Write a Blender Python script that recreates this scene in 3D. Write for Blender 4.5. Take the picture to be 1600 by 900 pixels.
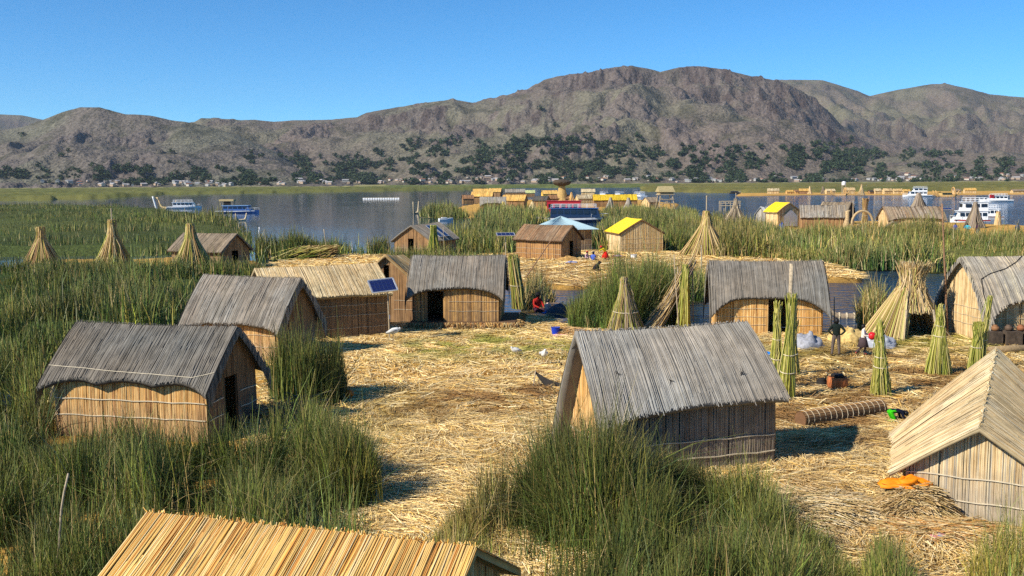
import bpy, math, random
import numpy as np
from mathutils import Vector, Matrix

for o in list(bpy.data.objects):
    bpy.data.objects.remove(o)
SC = bpy.context.scene
COL = SC.collection
R = math.radians
rng = np.random.default_rng(11)
random.seed(11)

# ------------------------------------------------------------------ camera
CAM_H, FPX = 7.5, 1600.0
PITCH, ROLL = math.atan(166 / 1600), math.atan(10 / 1600)
_f = np.array([0, math.cos(PITCH), -math.sin(PITCH)])
_r0 = np.array([1.0, 0, 0]); _u0 = np.cross(_r0, _f)
_r = math.cos(ROLL) * _r0 - math.sin(ROLL) * _u0
_u = math.cos(ROLL) * _u0 + math.sin(ROLL) * _r0
CAMP = np.array([0, 0, CAM_H])
cd = bpy.data.cameras.new('camera'); cd.lens = 36; cd.sensor_width = 36
cd.clip_start = .2; cd.clip_end = 30000
cam = bpy.data.objects.new('camera', cd); COL.objects.link(cam)
cam.matrix_world = Matrix(((_r[0], _u[0], -_f[0], 0), (_r[1], _u[1], -_f[1], 0),
                           (_r[2], _u[2], -_f[2], CAM_H), (0, 0, 0, 1)))
SC.camera = cam

# ------------------------------------------------------------------ sky, sun, exposure
SUN_EL, SUN_DIR = R(37), math.atan2(.53, .85)      # SUN_DIR: heading the light travels, from +X towards +Y
w = bpy.data.worlds.new('World'); SC.world = w; w.use_nodes = True
nt = w.node_tree; bg = nt.nodes['Background']
sky = nt.nodes.new('ShaderNodeTexSky'); sky.sky_type = 'NISHITA'; sky.sun_disc = False
sky.sun_elevation = SUN_EL
sx, sy = -math.cos(SUN_DIR), -math.sin(SUN_DIR)    # towards the sun
sky.sun_rotation = math.atan2(sx, sy)
sky.altitude = 3800; sky.air_density = 1.0; sky.dust_density = 0; sky.ozone_density = 6.0
hs = nt.nodes.new('ShaderNodeHueSaturation'); hs.inputs['Saturation'].default_value = 1.15
tn = nt.nodes.new('ShaderNodeVectorMath'); tn.operation = 'MULTIPLY'; tn.inputs[1].default_value = (.80, 1.12, 1.09)
nt.links.new(sky.outputs[0], hs.inputs['Color']); nt.links.new(hs.outputs[0], tn.inputs[0]); nt.links.new(tn.outputs[0], bg.inputs[0]); bg.inputs[1].default_value = .108
sl = bpy.data.lights.new('sun', 'SUN'); sl.energy = 5.0; sl.angle = R(.5); sl.color = (1, .91, .76)
sun = bpy.data.objects.new('sun', sl); COL.objects.link(sun)
ld = Vector((math.cos(SUN_DIR) * math.cos(SUN_EL), math.sin(SUN_DIR) * math.cos(SUN_EL), -math.sin(SUN_EL)))
sun.rotation_euler = ld.to_track_quat('-Z', 'Y').to_euler()
SC.view_settings.view_transform = 'Standard'; SC.view_settings.look = 'None'
SC.view_settings.exposure = 0.5; SC.view_settings.gamma = 1
SC.render.engine = 'CYCLES'
SC.cycles.max_bounces = 6; SC.cycles.diffuse_bounces = 2; SC.cycles.glossy_bounces = 3
SC.cycles.use_denoising = False; SC.cycles.volume_bounces = 0; SC.cycles.transparent_max_bounces = 8

# ------------------------------------------------------------------ helpers
def ray(px, py):
    return (px - 800) / FPX * _r - (py - 450) / FPX * _u + _f
def at(px, py, z=0.0):
    """ground point (plane z) seen at photo pixel px, py"""
    d = ray(px, py); return CAMP + d * ((z - CAM_H) / d[2])
def atd(px, py, D):
    d = ray(px, py); return CAMP + d * (D / d[1])
def proj(P):
    d = np.asarray(P, float) - CAMP; z = d @ _f
    return 800 + FPX * (d @ _r) / z, 450 - FPX * (d @ _u) / z

def lin(h):
    h = h.lstrip('#'); c = [int(h[i:i + 2], 16) / 255 for i in (0, 2, 4)]
    return np.array([x / 12.92 if x <= .04045 else ((x + .055) / 1.055) ** 2.4 for x in c])

_tab = rng.random((16, 256, 256))
def vnoise(x, y, s=0):
    t = _tab[s % 16]; xi = np.floor(x).astype(int); yi = np.floor(y).astype(int)
    fx = x - xi; fy = y - yi; fx = fx * fx * (3 - 2 * fx); fy = fy * fy * (3 - 2 * fy)
    a = t[xi & 255, yi & 255]; b = t[(xi + 1) & 255, yi & 255]
    c = t[xi & 255, (yi + 1) & 255]; d = t[(xi + 1) & 255, (yi + 1) & 255]
    return (a * (1 - fx) + b * fx) * (1 - fy) + (c * (1 - fx) + d * fx) * fy
def fbm(x, y, s=0, o=4):
    v = 0; a = .5
    for i in range(o):
        v = v + a * vnoise(x, y, s + i); x = x * 2.03 + 7.1; y = y * 2.03 + 3.7; a *= .5
    return v
def sstep(a, b, x):
    t = np.clip((x - a) / (b - a), 0, 1); return t * t * (3 - 2 * t)

def link(o, parent=None):
    COL.objects.link(o)
    if parent: o.parent = parent
    return o
def tag(o, label=None, cat=None, group=None, kind=None):
    if label: o['label'] = label
    if cat: o['category'] = cat
    if group: o['group'] = group
    if kind: o['kind'] = kind
    return o
def empty(name, loc, rz=0):
    o = bpy.data.objects.new(name, None); o.empty_display_size = .3
    o.location = loc; o.rotation_euler = (0, 0, rz); return link(o)

def raw_mesh(name, V, F, col=None, smooth=False):
    """V (n,3), F (m,4) or (m,3) ints, col (n,3)"""
    me = bpy.data.meshes.new(name); V = np.asarray(V, np.float32); F = np.asarray(F, np.int32)
    k = F.shape[1]
    me.vertices.add(len(V)); me.vertices.foreach_set('co', V.ravel())
    me.loops.add(F.size); me.loops.foreach_set('vertex_index', F.ravel())
    me.polygons.add(len(F)); me.polygons.foreach_set('loop_start', np.arange(0, F.size, k, dtype=np.int32))
    me.polygons.foreach_set('loop_total', np.full(len(F), k, np.int32))
    if smooth: me.polygons.foreach_set('use_smooth', np.ones(len(F), bool))
    if col is not None:
        a = me.attributes.new('col', 'FLOAT_COLOR', 'POINT')
        c = np.ones((len(V), 4), np.float32); c[:, :3] = col; a.data.foreach_set('color', c.ravel())
    me.update(calc_edges=True); return me
def npobj(name, V, F, mat, col=None, parent=None, smooth=False, loc=None):
    me = raw_mesh(name, V, F, col, smooth); me.materials.append(mat)
    o = bpy.data.objects.new(name, me)
    if loc is not None: o.location = loc
    return link(o, parent)

def strips(C, S, W, col):
    """flat ribbons. C (N,K,3) centre lines, S (N,3) side unit vectors, W (N,K) widths, col (N,K,3)"""
    N, K, _ = C.shape
    o = S[:, None, :] * W[..., None] * .5
    V = np.stack([C - o, C + o], 2).reshape(-1, 3)
    cc = np.repeat(col[:, :, None, :], 2, 2).reshape(-1, 3)
    i = np.arange(N)[:, None] * (2 * K) + np.arange(K - 1)[None] * 2
    F = np.stack([i, i + 1, i + 3, i + 2], -1).reshape(-1, 4)
    return V, F, cc
def tubes3(C, rad, col):
    """three-sided stalks. C (N,K,3), rad (N,K), col (N,K,3)"""
    N, K, _ = C.shape
    d = C[:, -1] - C[:, 0]; d /= np.linalg.norm(d, axis=1, keepdims=True) + 1e-9
    ref = np.where(np.abs(d[:, 2:3]) > .9, np.array([[1., 0, 0]]), np.array([[0, 0, 1.]]))
    a = np.cross(d, ref); a /= np.linalg.norm(a, axis=1, keepdims=True); b = np.cross(d, a)
    ph = rng.random(N) * 6.28
    V = np.empty((N, K, 3, 3))
    for j in range(3):
        q = ph + j * 2.0944
        V[:, :, j] = C + (a * np.cos(q)[:, None] + b * np.sin(q)[:, None])[:, None] * rad[..., None]
    cc = np.repeat(col[:, :, None, :], 3, 2).reshape(-1, 3)
    i = np.arange(N)[:, None] * (3 * K) + np.arange(K - 1)[None] * 3
    F = np.concatenate([np.stack([i + j, i + (j + 1) % 3, i + 3 + (j + 1) % 3, i + 3 + j], -1).reshape(-1, 4) for j in range(3)])
    return V.reshape(-1, 3), F, cc
def ridges(C, S, Nn, W, Hh, col):
    """half-round stalks lying on a surface. C (N,K,3), S side, Nn normal (N,K,3)"""
    N, K, _ = C.shape
    V = np.stack([C - S * W[..., None] * .5, C + Nn * Hh[..., None], C + S * W[..., None] * .5], 2).reshape(-1, 3)
    cc = np.repeat(col[:, :, None, :], 3, 2).reshape(-1, 3)
    i = np.arange(N)[:, None] * (3 * K) + np.arange(K - 1)[None] * 3
    F = np.concatenate([np.stack([i, i + 1, i + 4, i + 3], -1).reshape(-1, 4), np.stack([i + 1, i + 2, i + 5, i + 4], -1).reshape(-1, 4)])
    return V, F, cc
def join(parts):
    V = []; F = []; C = []; n = 0
    for v, f, c in parts:
        V.append(v); F.append(f + n); C.append(c); n += len(v)
    return np.concatenate(V), np.concatenate(F), np.concatenate(C)

class MB:
    """collects simple solids and links them as one mesh"""
    def __init__(s): s.v = []; s.f = []
    def add(s, v, f):
        n = len(s.v); s.v += [tuple(p) for p in v]; s.f += [tuple(i + n for i in q) for q in f]; return s
    def box(s, c, d, rz=0, m=None):
        x, y, z = [k / 2 for k in d]
        v = [Vector((a * x, b * y, e * z)) for a in (-1, 1) for b in (-1, 1) for e in (-1, 1)]
        M = Matrix.Translation(c) @ (m if m else Matrix.Rotation(rz, 4, 'Z'))
        return s.add([M @ p for p in v], [(0, 1, 3, 2), (4, 6, 7, 5), (0, 4, 5, 1), (2, 3, 7, 6), (0, 2, 6, 4), (1, 5, 7, 3)])
    def tube(s, pts, rad, n=8, cap=True):
        pts = [Vector(p) for p in pts]; k = len(pts)
        rad = [rad] * k if not hasattr(rad, '__len__') else rad
        v = []
        for i, p in enumerate(pts):
            d = (pts[min(i + 1, k - 1)] - pts[max(i - 1, 0)]).normalized()
            a = d.orthogonal().normalized() if i == 0 else (a - d * a.dot(d)).normalized()
            b = d.cross(a)
            v += [p + (a * math.cos(6.2832 * j / n) + b * math.sin(6.2832 * j / n)) * rad[i] for j in range(n)]
        f = [(i * n + j, i * n + (j + 1) % n, (i + 1) * n + (j + 1) % n, (i + 1) * n + j) for i in range(k - 1) for j in range(n)]
        if cap: f += [tuple(range(n - 1, -1, -1)), tuple((k - 1) * n + j for j in range(n))]
        return s.add(v, f)
    def lathe(s, prof, c=(0, 0, 0), n=16, sx=1, sy=1, wob=0):
        v = []; k = len(prof)
        for r, z in prof:
            for j in range(n):
                q = 1 + wob * (random.random() - .5)
                v.append((c[0] + r * sx * q * math.cos(6.2832 * j / n), c[1] + r * sy * q * math.sin(6.2832 * j / n), c[2] + z))
        f = [(i * n + j, i * n + (j + 1) % n, (i + 1) * n + (j + 1) % n, (i + 1) * n + j) for i in range(k - 1) for j in range(n)]
        f += [tuple(range(n - 1, -1, -1)), tuple((k - 1) * n + j for j in range(n))]
        return s.add(v, f)
    def grid(s, P):
        """P[i][j] points"""
        n = len(P); m = len(P[0])
        return s.add([p for row in P for p in row], [(i * m + j, i * m + j + 1, (i + 1) * m + j + 1, (i + 1) * m + j) for i in range(n - 1) for j in range(m - 1)])
    def mesh(s, name, mat, smooth=False):
        me = bpy.data.meshes.new(name); me.from_pydata(s.v, [], s.f)
        if smooth: me.polygons.foreach_set('use_smooth', [True] * len(me.polygons))
        me.materials.append(mat); me.update(); return me
    def build(s, name, mat, parent=None, loc=None, smooth=False, rz=0):
        o = bpy.data.objects.new(name, s.mesh(name, mat, smooth))
        if loc is not None: o.location = loc
        if rz: o.rotation_euler = (0, 0, rz)
        return link(o, parent)

# ------------------------------------------------------------------ materials
def new_mat(name):
    m = bpy.data.materials.new(name); m.use_nodes = True
    n = m.node_tree.nodes; return m, n, m.node_tree.links, n['Principled BSDF']
def attr_mat(name, rough=.7, spec=.25, nscale=0, namp=.35, bump=0, bscale=30, sheen=0):
    m, n, l, p = new_mat(name)
    a = n.new('ShaderNodeAttribute'); a.attribute_name = 'col'
    src = a.outputs['Color']
    if nscale:
        tc = n.new('ShaderNodeTexCoord'); nz = n.new('ShaderNodeTexNoise'); nz.inputs['Scale'].default_value = nscale
        nz.inputs['Detail'].default_value = 4; l.new(tc.outputs['Object'], nz.inputs['Vector'])
        mr = n.new('ShaderNodeMapRange'); mr.inputs[1].default_value = .25; mr.inputs[2].default_value = .75
        mr.inputs[3].default_value = 1 - namp; mr.inputs[4].default_value = 1 + namp
        l.new(nz.outputs['Fac'], mr.inputs[0])
        mx = n.new('ShaderNodeVectorMath'); mx.operation = 'SCALE'
        l.new(src, mx.inputs[0]); l.new(mr.outputs[0], mx.inputs['Scale']); src = mx.outputs[0]
        if bump:
            b = n.new('ShaderNodeTexNoise'); b.inputs['Scale'].default_value = bscale; b.inputs['Detail'].default_value = 6
            l.new(tc.outputs['Object'], b.inputs['Vector'])
            bp = n.new('ShaderNodeBump'); bp.inputs['Strength'].default_value = bump; bp.inputs['Distance'].default_value = 1 / bscale
            l.new(b.outputs['Fac'], bp.inputs['Height']); l.new(bp.outputs[0], p.inputs['Normal'])
    l.new(src, p.inputs['Base Color'])
    p.inputs['Roughness'].default_value = rough; p.inputs['Specular IOR Level'].default_value = spec
    return m
def plain(name, c, rough=.6, spec=.3, nscale=6, namp=.15, metal=0, bump=.15):
    m, n, l, p = new_mat(name)
    c = lin(c) if isinstance(c, str) else np.array(c)
    tc = n.new('ShaderNodeTexCoord'); nz = n.new('ShaderNodeTexNoise'); nz.inputs['Scale'].default_value = nscale; nz.inputs['Detail'].default_value = 5
    l.new(tc.outputs['Object'], nz.inputs['Vector'])
    cr = n.new('ShaderNodeMix'); cr.data_type = 'RGBA'
    cr.inputs[6].default_value = (*np.clip(c * (1 - namp), 0, 1), 1); cr.inputs[7].default_value = (*np.clip(c * (1 + namp), 0, 1), 1)
    mr = n.new('ShaderNodeMapRange'); mr.inputs[1].default_value = .3; mr.inputs[2].default_value = .7
    l.new(nz.outputs['Fac'], mr.inputs[0]); l.new(mr.outputs[0], cr.inputs[0]); l.new(cr.outputs[2], p.inputs['Base Color'])
    bp = n.new('ShaderNodeBump'); bp.inputs['Strength'].default_value = bump; bp.inputs['Distance'].default_value = .02
    l.new(nz.outputs['Fac'], bp.inputs['Height']); l.new(bp.outputs[0], p.inputs['Normal'])
    p.inputs['Roughness'].default_value = rough; p.inputs['Specular IOR Level'].default_value = spec; p.inputs['Metallic'].default_value = metal
    return m
M_REED = attr_mat('reed', .5, .3)
M_STRAW = attr_mat('straw', .65, .2)
M_THATCH = attr_mat('thatch', .75, .15, 3.0, .22)
M_GROUND = attr_mat('straw_ground', .85, .1, 9, .35, .8, 14)
M_HILL = attr_mat('hillside', .95, .05, .11, .45, 1.0, .13)
M_LEAF = attr_mat('far_foliage', .8, .1)
M_ROPE = plain('rope', '#c4b8a0', .8)
M_WHITE = plain('white_paint', (.75, .76, .77), .35, .5)
M_BLUE = plain('blue_paint', (.03, .09, .28), .35, .5)
M_NAVY = plain('navy_paint', (.012, .025, .07), .25, .5)
M_RED = plain('red_paint', (.38, .02, .03), .4)
M_GLASS = plain('dark_window', (.012, .016, .022), .08, .6, bump=0)
M_WOOD = plain('weathered_wood', '#8a6a50', .8, .2, 12, .3)
M_PALEWOOD = plain('pale_wood', '#a99a82', .8, .2, 12, .3)
M_DARK = plain('charred', (.015, .013, .012), .8)
M_SKIN = plain('skin', (.19, .085, .05), .55)
M_HAIR = plain('black_hair', (.008, .007, .008), .5)
M_YELLOW = plain('yellow_tarp', (.85, .6, .01), .5, .3, 3, .06)
M_TIN = plain('blue_tin_roof', (.30, .43, .49), .4, .5, 4, .08)
M_TARP = plain('grey_tarp', (.42, .44, .48), .5, .3, 4, .2)

# palettes (linear albedo)
GREY = [lin(c) for c in ('#8f8b84', '#9c978e', '#857f77', '#a8a298', '#7a746b', '#948c7e')]
GREYBROWN = [lin(c) for c in ('#8a7d6c', '#94877a', '#7c6f60', '#9c8d74', '#706354')]
TAN = [lin(c) for c in ('#c9ae80', '#bb9c6b', '#d8c196', '#a98a5c', '#cdb68c')]
GOLD = [lin(c) for c in ('#c79c5c', '#bb8d4c', '#d2ad70', '#ad7d45', '#d8ba84', '#a8784a')]
BROWN = [lin(c) for c in ('#8d6d4c', '#997852', '#7b5d42', '#a5845c', '#846648')]
ORANGE = [lin(c) for c in ('#e0b868', '#d6a04c', '#e6c57e', '#c2803c', '#dcae5c', '#cf9650', '#ead098', '#e2be76')]
PALE = [lin(c) for c in ('#cbbd9c', '#b9a683', '#ddd0b2', '#a8946e', '#c2ad80')]
RUST = [lin(c) for c in ('#93704e', '#8a664a', '#80604a', '#a07c58', '#765844')]
YGREEN = [lin(c) for c in ('#a5a24e', '#8f9240', '#b9b268', '#7f8a3c', '#c4b878', '#96903e')]
SEDGE = [lin(c) for c in ('#64742c', '#526a28', '#466022', '#7c8040', '#385424', '#8e8a4c')]
DARKREED = [lin(c) for c in ('#425a24', '#354c20', '#546428', '#2e4420', '#6a7034', '#3c5430', '#283c1c')]
OLIVE = [lin(c) for c in ('#7d8040', '#6c7436', '#8f8c4c', '#5e6c30', '#9a9052')]
DRY = [lin(c) for c in ('#b59c68', '#9c8450', '#c8b384', '#8a7248')]
def pick(pal, n, v=.28):
    c = np.array(pal)[rng.integers(0, len(pal), n)]
    return c * (1 + v * (rng.random((n, 1)) - .5))
def soft(pal, n, k=.5):
    m_ = np.mean(pal, 0); return m_ + (pick(pal, n, .2) - m_) * k

# ------------------------------------------------------------------ lake
WZ = -.28
m, n, l, p = new_mat('lake_water')
p.inputs['Base Color'].default_value = (.01, .035, .075, 1); p.inputs['Roughness'].default_value = .06; p.inputs['IOR'].default_value = 1.33
tc = n.new('ShaderNodeTexCoord'); mp = n.new('ShaderNodeMapping'); mp.inputs['Scale'].default_value = (.55, 1.1, 1)
l.new(tc.outputs['Object'], mp.inputs[0])
n1 = n.new('ShaderNodeTexNoise'); n1.inputs['Scale'].default_value = 1.5; n1.inputs['Detail'].default_value = 4
l.new(mp.outputs[0], n1.inputs['Vector'])
sep = n.new('ShaderNodeSeparateXYZ'); l.new(tc.outputs['Object'], sep.inputs[0])
# wind ruffles the open water to the east, the western bay is calm
mr = n.new('ShaderNodeMapRange'); mr.inputs[1].default_value = -5; mr.inputs[2].default_value = 25; mr.inputs[3].default_value = .02; mr.inputs[4].default_value = 1.0
l.new(sep.outputs[0], mr.inputs[0])
n2 = n.new('ShaderNodeTexNoise'); n2.inputs['Scale'].default_value = .02; n2.inputs['Detail'].default_value = 3; l.new(mp.outputs[0], n2.inputs['Vector'])
mu = n.new('ShaderNodeMath'); mu.operation = 'MULTIPLY'; l.new(mr.outputs[0], mu.inputs[0])
mr2 = n.new('ShaderNodeMapRange'); mr2.inputs[1].default_value = .35; mr2.inputs[2].default_value = .65; mr2.inputs[3].default_value = .5; mr2.inputs[4].default_value = 1.2
l.new(n2.outputs['Fac'], mr2.inputs[0]); l.new(mr2.outputs[0], mu.inputs[1])
bp = n.new('ShaderNodeBump'); bp.inputs['Distance'].default_value = .7
l.new(n1.outputs['Fac'], bp.inputs['Height']); l.new(mu.outputs[0], bp.inputs['Strength']); l.new(bp.outputs[0], p.inputs['Normal'])
M_WATER = m
lk = MB().grid([[(x, y, WZ) for x in (-9000, -300, 300, 9000)] for y in (-2000, -200, 200, 1500, 12000)])
lk.f = [q[::-1] for q in lk.f]
tag(lk.build('lake', M_WATER), 'blue lake between the reed islands', kind='structure')

# ------------------------------------------------------------------ hills
def interp(pts, x):
    a = np.array(pts, float); return np.interp(x, a[:, 0], a[:, 1])
HILLS = {}
def hill(name, label, sky_pts, rf, rc, x0, x1, step, rows, pw, seed, tint, rockamt, cliff=None, spur=.12, foot=None):
    px = np.arange(x0, x1 + .1, step); nc = len(px)
    ysk = interp(sky_pts, px)
    rcv = rc * (1 + .06 * (fbm(px / 170, px * 0 + seed, seed) - .5))
    rfv = (rf if foot is None else interp(foot, px)) * (1 + .05 * (fbm(px / 120, px * 0 + seed + 9, seed + 2) - .5))
    zc = np.array([atd(a, b, c)[2] for a, b, c in zip(px, ysk, rcv)])
    kx = np.array([ray(a, 284)[0] / ray(a, 284)[1] for a in px])
    tb = np.concatenate([np.linspace(0, 1, rows), np.linspace(1.03, 1.5, 8)])
    T, K = np.meshgrid(tb, kx, indexing='ij'); RR = rfv + (rcv - rfv) * T; X = K * RR; Y = RR
    base = np.where(T <= 1, T ** pw, 1 - ((T - 1) / .5) ** 1.5 * .8)
    Z = zc * base
    amp = np.sin(np.pi * np.clip(T, 0, 1)) ** .8
    wx = X / 420 + 1.5 * fbm(X / 900, Y / 900, seed + 3); wy = Y / 700 + seed
    sp = 1 - np.abs(2 * fbm(wx, wy, seed, 5) - .95) * 2.4
    Z = Z + zc * spur * amp * (sp - .5) * 1.7
    Z = Z + (fbm(X / 90, Y / 110, seed + 5, 4) - .47) * 34 * np.clip(amp + .12, 0, 1) + (fbm(X / 24, Y / 34, seed + 9, 3) - .43) * 9 * np.clip(amp + .25, 0, 1)
    # rock outcrops: blocky steps where the mask is high
    rk = fbm(X / 150 + 5, Y / 190, seed + 7, 4) + .35 * (fbm(X / 40, Y / 60, seed + 1, 3) - .5)
    rk = sstep(.56 - rockamt, .63 - rockamt, rk)
    rkc = np.zeros(T.shape)
    if cliff:
        for (cx0, cx1, t0, t1) in cliff:
            Pm = np.broadcast_to(px, T.shape)
            e = sstep(cx0 - 30, cx0 + 30, Pm) * (1 - sstep(cx1 - 30, cx1 + 30, Pm)) * sstep(t0 - .03, t0 + .02, T + .10 * (fbm(X / 120, Y / 400, 4) - .5)) * (1 - sstep(t1 - .02, t1 + .03, T))
            e = e * sstep(.26, .46, fbm(X / 60, Y / 160, 8)); rk = np.maximum(rk, e); rkc = np.maximum(rkc, e)
            hx = sstep(cx0 - 30, cx0 + 30, Pm) * (1 - sstep(cx1 - 30, cx1 + 30, Pm)); tj = T + .06 * (fbm(X / 70, Y * 0 + 3, 6, 3) - .45)
            Z = Z - hx * zc * .085 * (1 - sstep(t0 + .02, t1 - .02, tj)) * sstep(t0 - .22, t0, tj) * (.5 + fbm(X / 45, Y * 0 + 8, 3, 3))
    blk = np.floor(fbm(X / 26, Y / 36, seed + 8, 3) * 9) / 9
    Z = Z + rk * (blk - .3) * 40 * np.clip(zc / 200, .4, 1.1) * np.where(T > .97, .35, 1)
    Z[0] = WZ - 1.5
    Z = np.maximum(Z, WZ - 1.5)
    g = fbm(X / 260, Y / 330, seed + 2, 5)[..., None]; f = fbm(X / 45, Y / 70, seed + 4, 4)[..., None]; f3 = fbm(X / 14, Y / 22, seed + 6, 3)[..., None]
    cg, cb, cr, cs = [lin(c) for c in ('#706b59', '#6d6358', '#6a5f58', '#4a4838')]
    a = sstep(.36, .6, g); col = cg * (1 - a) + cb * a
    b = sstep(.5, .66, f) * .65; col = col * (1 - b) + cs * b
    b2 = sstep(.55, .7, f3) * .5; col = col * (1 - b2) + cs * .8 * b2
    rc2 = cr * (.75 + .6 * f3) + (f - .5) * np.array([.05, .025, .015])
    col = col * (1 - rk[..., None] * .8) + rc2 * rk[..., None] * .8
    kc = rkc[..., None] * sstep(.3, .6, fbm(X / 9, Y / 40, 10, 3))[..., None] * .75; col = col * (1 - kc) + lin('#453a36') * kc  # dark cliff rock, with the shade of the flank painted in
    col = np.clip(col * np.array(tint), .005, 1)
    V = np.stack([X, Y, Z], -1).reshape(-1, 3); nr = len(tb)
    i = (np.arange(nr - 1)[:, None] * nc + np.arange(nc - 1)[None]).ravel()
    F = np.stack([i, i + 1, i + nc + 1, i + nc], 1)
    o = npobj(name, V, F, M_HILL, col.reshape(-1, 3)); tag(o, label, kind='structure')
    pxs, pys = proj(V); HILLS[name] = (pxs.reshape(nr, nc), pys.reshape(nr, nc), V.reshape(nr, nc, 3), px, rows)
    return o
SK_LEFT = [(-300, 230), (-100, 215), (0, 204), (40, 198), (70, 188), (100, 176), (130, 168), (160, 168), (200, 178), (240, 180), (270, 187), (305, 192), (330, 198), (370, 210), (420, 232), (470, 255), (520, 275), (560, 289)]
SK_MAIN = [(200, 230), (280, 196), (308, 190), (318, 184), (350, 185), (380, 188), (400, 187), (430, 190), (460, 188), (520, 187), (560, 183), (575, 176), (620, 168), (660, 161), (710, 155), (740, 160), (765, 155), (790, 150), (830, 138), (850, 125), (870, 119), (900, 116), (930, 112), (960, 105), (985, 103), (1010, 107), (1030, 112), (1060, 105), (1090, 103), (1130, 109), (1170, 119), (1200, 124), (1230, 133), (1260, 150), (1290, 172), (1312, 195), (1340, 211), (1400, 222), (1440, 235), (1500, 250), (1560, 275), (1620, 285)]
SK_RIGHT = [(1100, 150), (1210, 124), (1280, 125), (1310, 134), (1335, 142), (1355, 150), (1400, 140), (1440, 133), (1470, 130), (1510, 139), (1540, 147), (1600, 153), (1750, 165), (1900, 190)]
SK_FARL = [(-300, 150), (-150, 168), (-60, 176), (0, 178), (40, 180), (75, 188), (130, 205)]
SK_FOOT = [(1180, 283), (1240, 272), (1300, 262), (1340, 252), (1400, 245), (1440, 238), (1500, 240), (1560, 236), (1620, 244), (1800, 250), (1900, 262)]
hill('hill', 'rounded dry brown hill at the western end of the shore', SK_LEFT, 1900, 2700, -300, 560, 2.6, 90, 1.05, 1, (.86, .92, 1), .0, spur=.16)
hill('mountain', 'long brown rocky mountain with dark cliffs on its summit', SK_MAIN, 2150, 3500, 200, 1620, 2.5, 116, 1.15, 5, (.92, .94, 1.0), .05,
     cliff=[(1030, 1310, .86, .97), (1090, 1360, .74, .82), (850, 1080, .90, .97), (560, 720, .74, .82), (740, 900, .62, .74), (1150, 1330, .60, .68)], spur=.14)
hill('foothill', 'low stony foothill with scattered trees at the eastern shore', SK_FOOT, 2300, 3000, 1180, 1900, 3, 50, 1.0, 3, (.95, .97, 1), .05, spur=.2)
hill('far_mountain', 'pale distant mountain range behind the eastern slopes', SK_RIGHT, 3600, 6200, 1080, 1900, 3, 80, 1.25, 9, (1.0, 1.02, .98), .04, cliff=[(1300, 1640, .36, .48), (1340, 1560, .5, .56)], spur=.12)
hill('far_hill', 'pale distant hill at the western edge', SK_FARL, 4500, 6500, -300, 130, 4, 30, 1.2, 11, (1, 1, 1), .0)

def on_hill(px, py, names=('hill', 'mountain', 'foothill', 'far_mountain')):
    best = None
    for nm in names:
        PX, PY, V, cols, rows = HILLS[nm]
        if px < cols[0] or px > cols[-1]: continue
        j = int(np.argmin(np.abs(cols - px))); yy = PY[:rows, j]
        k = np.nonzero(yy <= py)[0]
        if len(k) and k[0] > 0:
            q = V[k[0], j]
            if best is None or q[1] < best[1]: best = q
    return best

# hillside trees
def tree_mesh(seed, n=42):
    g = np.random.default_rng(seed); lobes = [(g.normal(0, .22, 2), .35 + .5 * g.random(), .22 + .16 * g.random()) for _ in range(6)]
    P = []; C = []
    for i in range(n):
        (xy, z, r) = lobes[g.integers(0, 6)]; d = g.normal(0, 1, 3); d /= np.linalg.norm(d); c = np.array([xy[0], xy[1], z]) + d * r * np.array([1, 1, .9])
        e = g.normal(0, .2, (3, 3)); P.append(c + e - e.mean(0) * .6); C.append(lin('#3c4a33') * (.55 + .8 * g.random()))
    P.append(np.array([[-.04, 0, 0], [.04, 0, 0], [0, .02, .6]])); P.append(np.array([[0, -.04, 0], [0, .04, 0], [.02, 0, .6]])); C += [lin('#4a4438')] * 2
    V = np.concatenate(P); return V, np.arange(len(V)).reshape(-1, 3), np.repeat(np.array(C), 3, 0)
TM = [tree_mesh(40 + i) for i in range(6)]
boxes = [(0, 60, 262, 280, 22), (60, 130, 262, 292, 14), (150, 420, 264, 290, 260), (200, 300, 255, 270, 20), (375, 470, 245, 284, 90), (460, 600, 246, 288, 150),
         (560, 700, 235, 290, 130), (630, 870, 222, 290, 360), (800, 960, 215, 286, 170), (890, 1010, 212, 282, 150), (1010, 1160, 235, 286, 210), (1160, 1330, 232, 286, 230),
         (1240, 1330, 225, 262, 50), (1330, 1460, 236, 288, 210), (1460, 1600, 240, 286, 150), (1600, 1800, 245, 286, 60)]
parts = []
for (a, b, c, d, k) in boxes:
    for _ in range(int(k * 4.4)):
        x, y = a + (b - a) * random.random(), d - (d - c) * random.random() ** 1.35
        if fbm(np.array(x / 17.), np.array(y / 9.), 3, 3) + .35 * (fbm(np.array(x / 4.), np.array(y / 3.), 6, 2) - .4) < .465: continue
        q = on_hill(x, y)
        if q is None: continue
        V, F, C = TM[random.randrange(6)]; s = (4.5 + 5.5 * random.random()) * (q[1] / 2400); t = random.random() * 6.28
        rot = np.array([[math.cos(t), -math.sin(t), 0], [math.sin(t), math.cos(t), 0], [0, 0, 1.]])
        parts.append((V @ rot.T * s * np.array([1.25, 1.25, 1]) + q - np.array([0, 0, .6]), F, C))
V, F, C = join(parts)
tag(npobj('hillside_wood', V, F, M_LEAF, C), 'dark green wood spread over the lower mountain slopes', 'wood', kind='stuff')
lone = [(112, 238), (98, 247), (145, 262), (38, 214), (270, 240), (395, 240), (733, 218), (783, 208), (846, 176), (868, 200), (800, 225), (865, 231), (720, 255), (630, 232), (690, 226), (1330, 220), (1345, 238), (1290, 236), (1500, 262), (1530, 250), (1580, 255), (1420, 240), (1250, 235), (525, 246), (1095, 228)]
tme = []
for i in range(6):
    V, F, C = TM[i]; me = raw_mesh('lone_tree', V, F, C); me.materials.append(M_LEAF); tme.append(me)
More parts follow.
